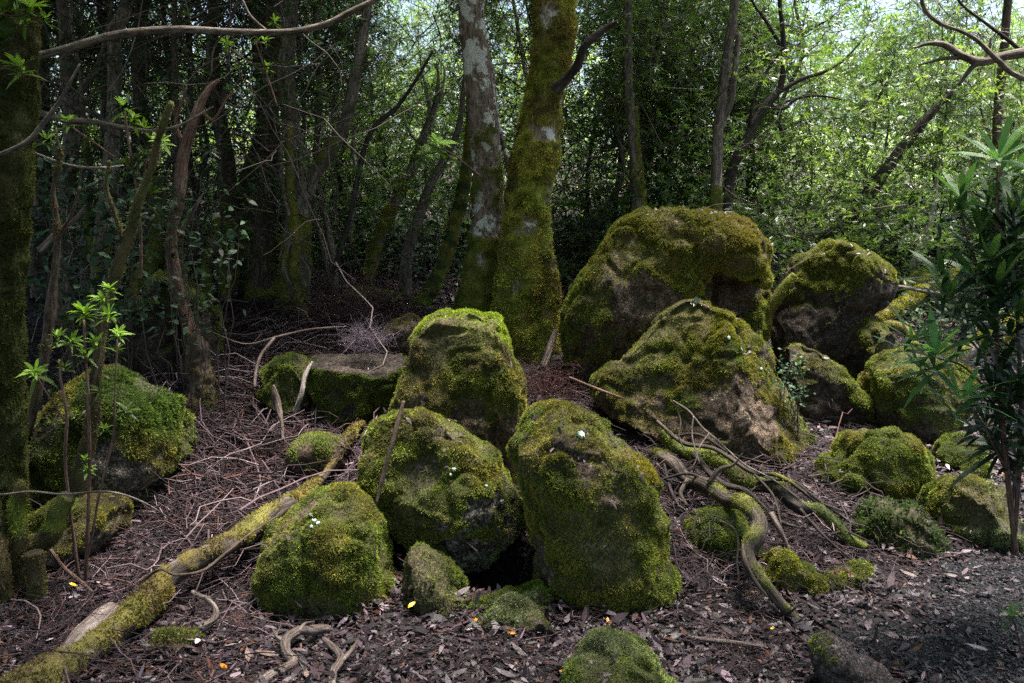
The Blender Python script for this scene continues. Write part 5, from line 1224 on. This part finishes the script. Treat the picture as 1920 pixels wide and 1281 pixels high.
forest('mid', spread_spots(14, -600, 2500, 16, 20, 0.48, 0.65, 8), 'distant green tree far up the hillside', 'distant trees far up the hillside', seed=8)

# the undergrowth that closes the view between and beyond the trees
rng = np.random.default_rng(88); lv = Leaves()
def low_cloud(n, x0, x1, y0, y1, h):
    m = n // 25; cx, cy = rng.uniform(x0, x1, m), rng.uniform(y0, y1, m); hz = gz(cx, cy) + h * rng.random(m) ** 1.3
    c = np.stack([cx, cy, hz], 1)[rng.integers(0, m, n)]; return c + rng.normal(size=(n, 3)) * 0.22
for n, box, ca, cb in ((9000, (0.3, 8, 8.3, 11, 0.75), (0.03, 0.055, 0.02), (0.08, 0.12, 0.04)), (5000, (-7, 0.3, 9.3, 11, 0.7), (0.022, 0.042, 0.018), (0.05, 0.085, 0.03)), (9000, (-9, 1, 10.5, 15, 1.5), (0.03, 0.055, 0.02), (0.08, 0.12, 0.035)), (9000, (1, 12, 9.5, 14, 1.1), (0.07, 0.12, 0.035), (0.18, 0.24, 0.085)), (9000, (-16, 16, 15, 21, 2.2), (0.08, 0.12, 0.04), (0.22, 0.27, 0.09))):
    pc = low_cloud(n, *box)
    lv.rosettes(pc, U(rng.normal(size=pc.shape) * 0.5 + [0, 0, 1]), 6, 0.075 if box[2] < 15 else 0.13, 0.14, 1.1, (lambda a, b: (lambda p: mixc(a, b, sstep(-0.2, 0.3, fbm(p * 2, 3, 2)))))(np.array(ca), np.array(cb)), rng, 0.25)
tag(link('undergrowth', lv.mesh('undergrowth', M['leaf'])), 'mass of leafy undergrowth between and beyond the forest trees', 'undergrowth', kind='stuff')

# fine bare branches crossing between the trunks, and leaf sprays hanging among them
rng = np.random.default_rng(99)
def air(n, px0, px1, py0, py1, Y0, Y1):
    d = rng.uniform(Y0, Y1, n); a = rng.uniform(px0, px1, n); b_ = rng.uniform(py0, py1, n)
    xc = (a - 960) / FPX; yc = (640.5 - b_) / FPX; c, s = math.cos(PITCH), math.sin(PITCH); t = d / (c + yc * s)
    q = np.stack([t * xc, d, 1.6 + t * (yc * c - s)], 1); return q[q[:, 2] > gz(q[:, 0], q[:, 1]) + 0.15]
b = Bag()
for n, box, Lr in ((1300, (-100, 640, -120, 520, 5.5, 9.5), (0.4, 1.6)), (450, (600, 1080, -120, 500, 7.5, 11), (0.4, 1.8)), (700, (1050, 2050, -150, 480, 7.5, 11.5), (0.5, 2.0))):
    p0 = air(n, *box); N = len(p0); d = U(rng.normal(size=(N, 3)) + [0, 0, 0.25]); L = rng.uniform(*Lr, N)
    V, F, C, _ = sticks(p0, d, L, rng.uniform(0.002, 0.006, N), palette([(0.06, 0.045, 0.04), (0.12, 0.095, 0.085), (0.2, 0.17, 0.16), (0.025, 0.02, 0.018)], (30, 20, 7, 30), N, rng), rng, 9, 0.3)
    b.add(V, F, C)
tag(link('bare_branches', b.mesh('bare_branches', M['twig'])), 'tangle of fine bare branches crossing between the forest trunks', 'branches', kind='stuff')
lv = Leaves()
def sprays(n, box, L, ca, cb, sp=0.16):
    c = air(max(4, n // 14), *box); p = np.repeat(c, 14, 0) + rng.normal(size=(len(c) * 14, 3)) * sp
    lv.rosettes(p, U(rng.normal(size=p.shape) * 0.5 + [0, 0, 0.8]), 6, L, 0.13, 1.1, lambda q: mixc(np.array(ca), np.array(cb), sstep(-0.2, 0.3, fbm(q * 1.7, 12, 2))), rng, 0.3)
sprays(6000, (-100, 640, -120, 480, 5.8, 9.5), 0.055, (0.022, 0.04, 0.022), (0.05, 0.085, 0.035))
sprays(2400, (560, 900, 110, 440, 7.5, 10), 0.055, (0.05, 0.085, 0.03), (0.10, 0.15, 0.045))
sprays(1900, (1060, 1400, -120, 420, 8, 10), 0.055, (0.035, 0.065, 0.028), (0.09, 0.14, 0.045))
sprays(1200, (1420, 2000, 70, 420, 7.5, 9.5), 0.055, (0.06, 0.10, 0.03), (0.2, 0.26, 0.07))
tag(link('hanging_foliage', lv.mesh('hanging_foliage', M['leaf'])), 'loose sprays of small leaves hanging between the forest trunks', 'foliage', kind='stuff')

# slender crooked stems filling the shade at left and centre
rs = np.random.default_rng(404)
for k in range(14):
    px = 70 + 46 * k + rs.uniform(-14, 14); Y = rs.uniform(6.3, 8.6); lean = rs.uniform(-60, 75); w0 = rs.uniform(9, 17); pl = []; n = 9
    for i_ in range(n):
        t = i_ / (n - 1); pl.append((px + lean * t + rs.normal(0, 9), 580 - 600 * t, w0 * (1 - 0.55 * t)))
    j = rs.integers(3, 7); sgn = rs.choice([-1, 1]); br = [pl[j][:2] + (w0 * 0.45,)]
    for i_ in range(1, 6): br.append((br[-1][0] + sgn * rs.uniform(10, 32), br[-1][1] - rs.uniform(8, 42), w0 * 0.45 * (1 - i_ / 6)))
    tree('slender crooked stem in the shade behind the left slope, %s from the left' % ORD[k], [pl, br], Y, ['bark_grey', 'bark_pale'][k % 4 == 1], name='slender_tree',
         group='slender crooked stems in the shade behind the left slope', seed=600 + k, moss=[0.25, 0.45, 0.6][k % 3], mossh=1.4, out=1.0, crown=0, pal=(OLIVE, OCHRE, GREEN), amp=0.2)

# leaf mass added overhead and behind, mostly unseen, to block sun and fill light
rng = np.random.default_rng(77)
def cloud(n, x0, x1, y0, y1, z0, z1, clump_=0.5):
    m = max(1, n // 40); c = np.stack([rng.uniform(x0, x1, m), rng.uniform(y0, y1, m), rng.uniform(z0, z1, m)], 1)
    k = rng.integers(0, m, n); p = c[k] + rng.normal(size=(n, 3)) * clump_ * np.array([1, 1, 0.35]); return p
lv = Leaves()
pc = np.vstack([cloud(5200, -9, -1.5, 1, 8, 4.0, 6.0), cloud(2200, -9, 0.0, 7, 11, 4.3, 6.0), cloud(8000, -11, 11, -8, 0.6, 4.0, 6.5), cloud(3600, -1.5, 6.5, 0.3, 3.9, 4.4, 6.0, 0.6), cloud(500, 1.5, 6.5, 4.2, 7.2, 4.6, 6.0, 0.6), cloud(5000, -11, 11, -9, -6, 0.5, 5)])
lv.rosettes(pc, U(rng.normal(size=pc.shape) * 0.4 + [0, 0, 1]), 6, 0.17, 0.16, 1.2, lambda p: np.tile([0.045, 0.08, 0.025], (len(p), 1)), rng, 0.3)
tag(link('added_shade_canopy', lv.mesh('added_shade_canopy', M['leaf'])), 'added leaf canopy mostly out of view that shades the left slope and the glade', 'canopy', kind='stuff')
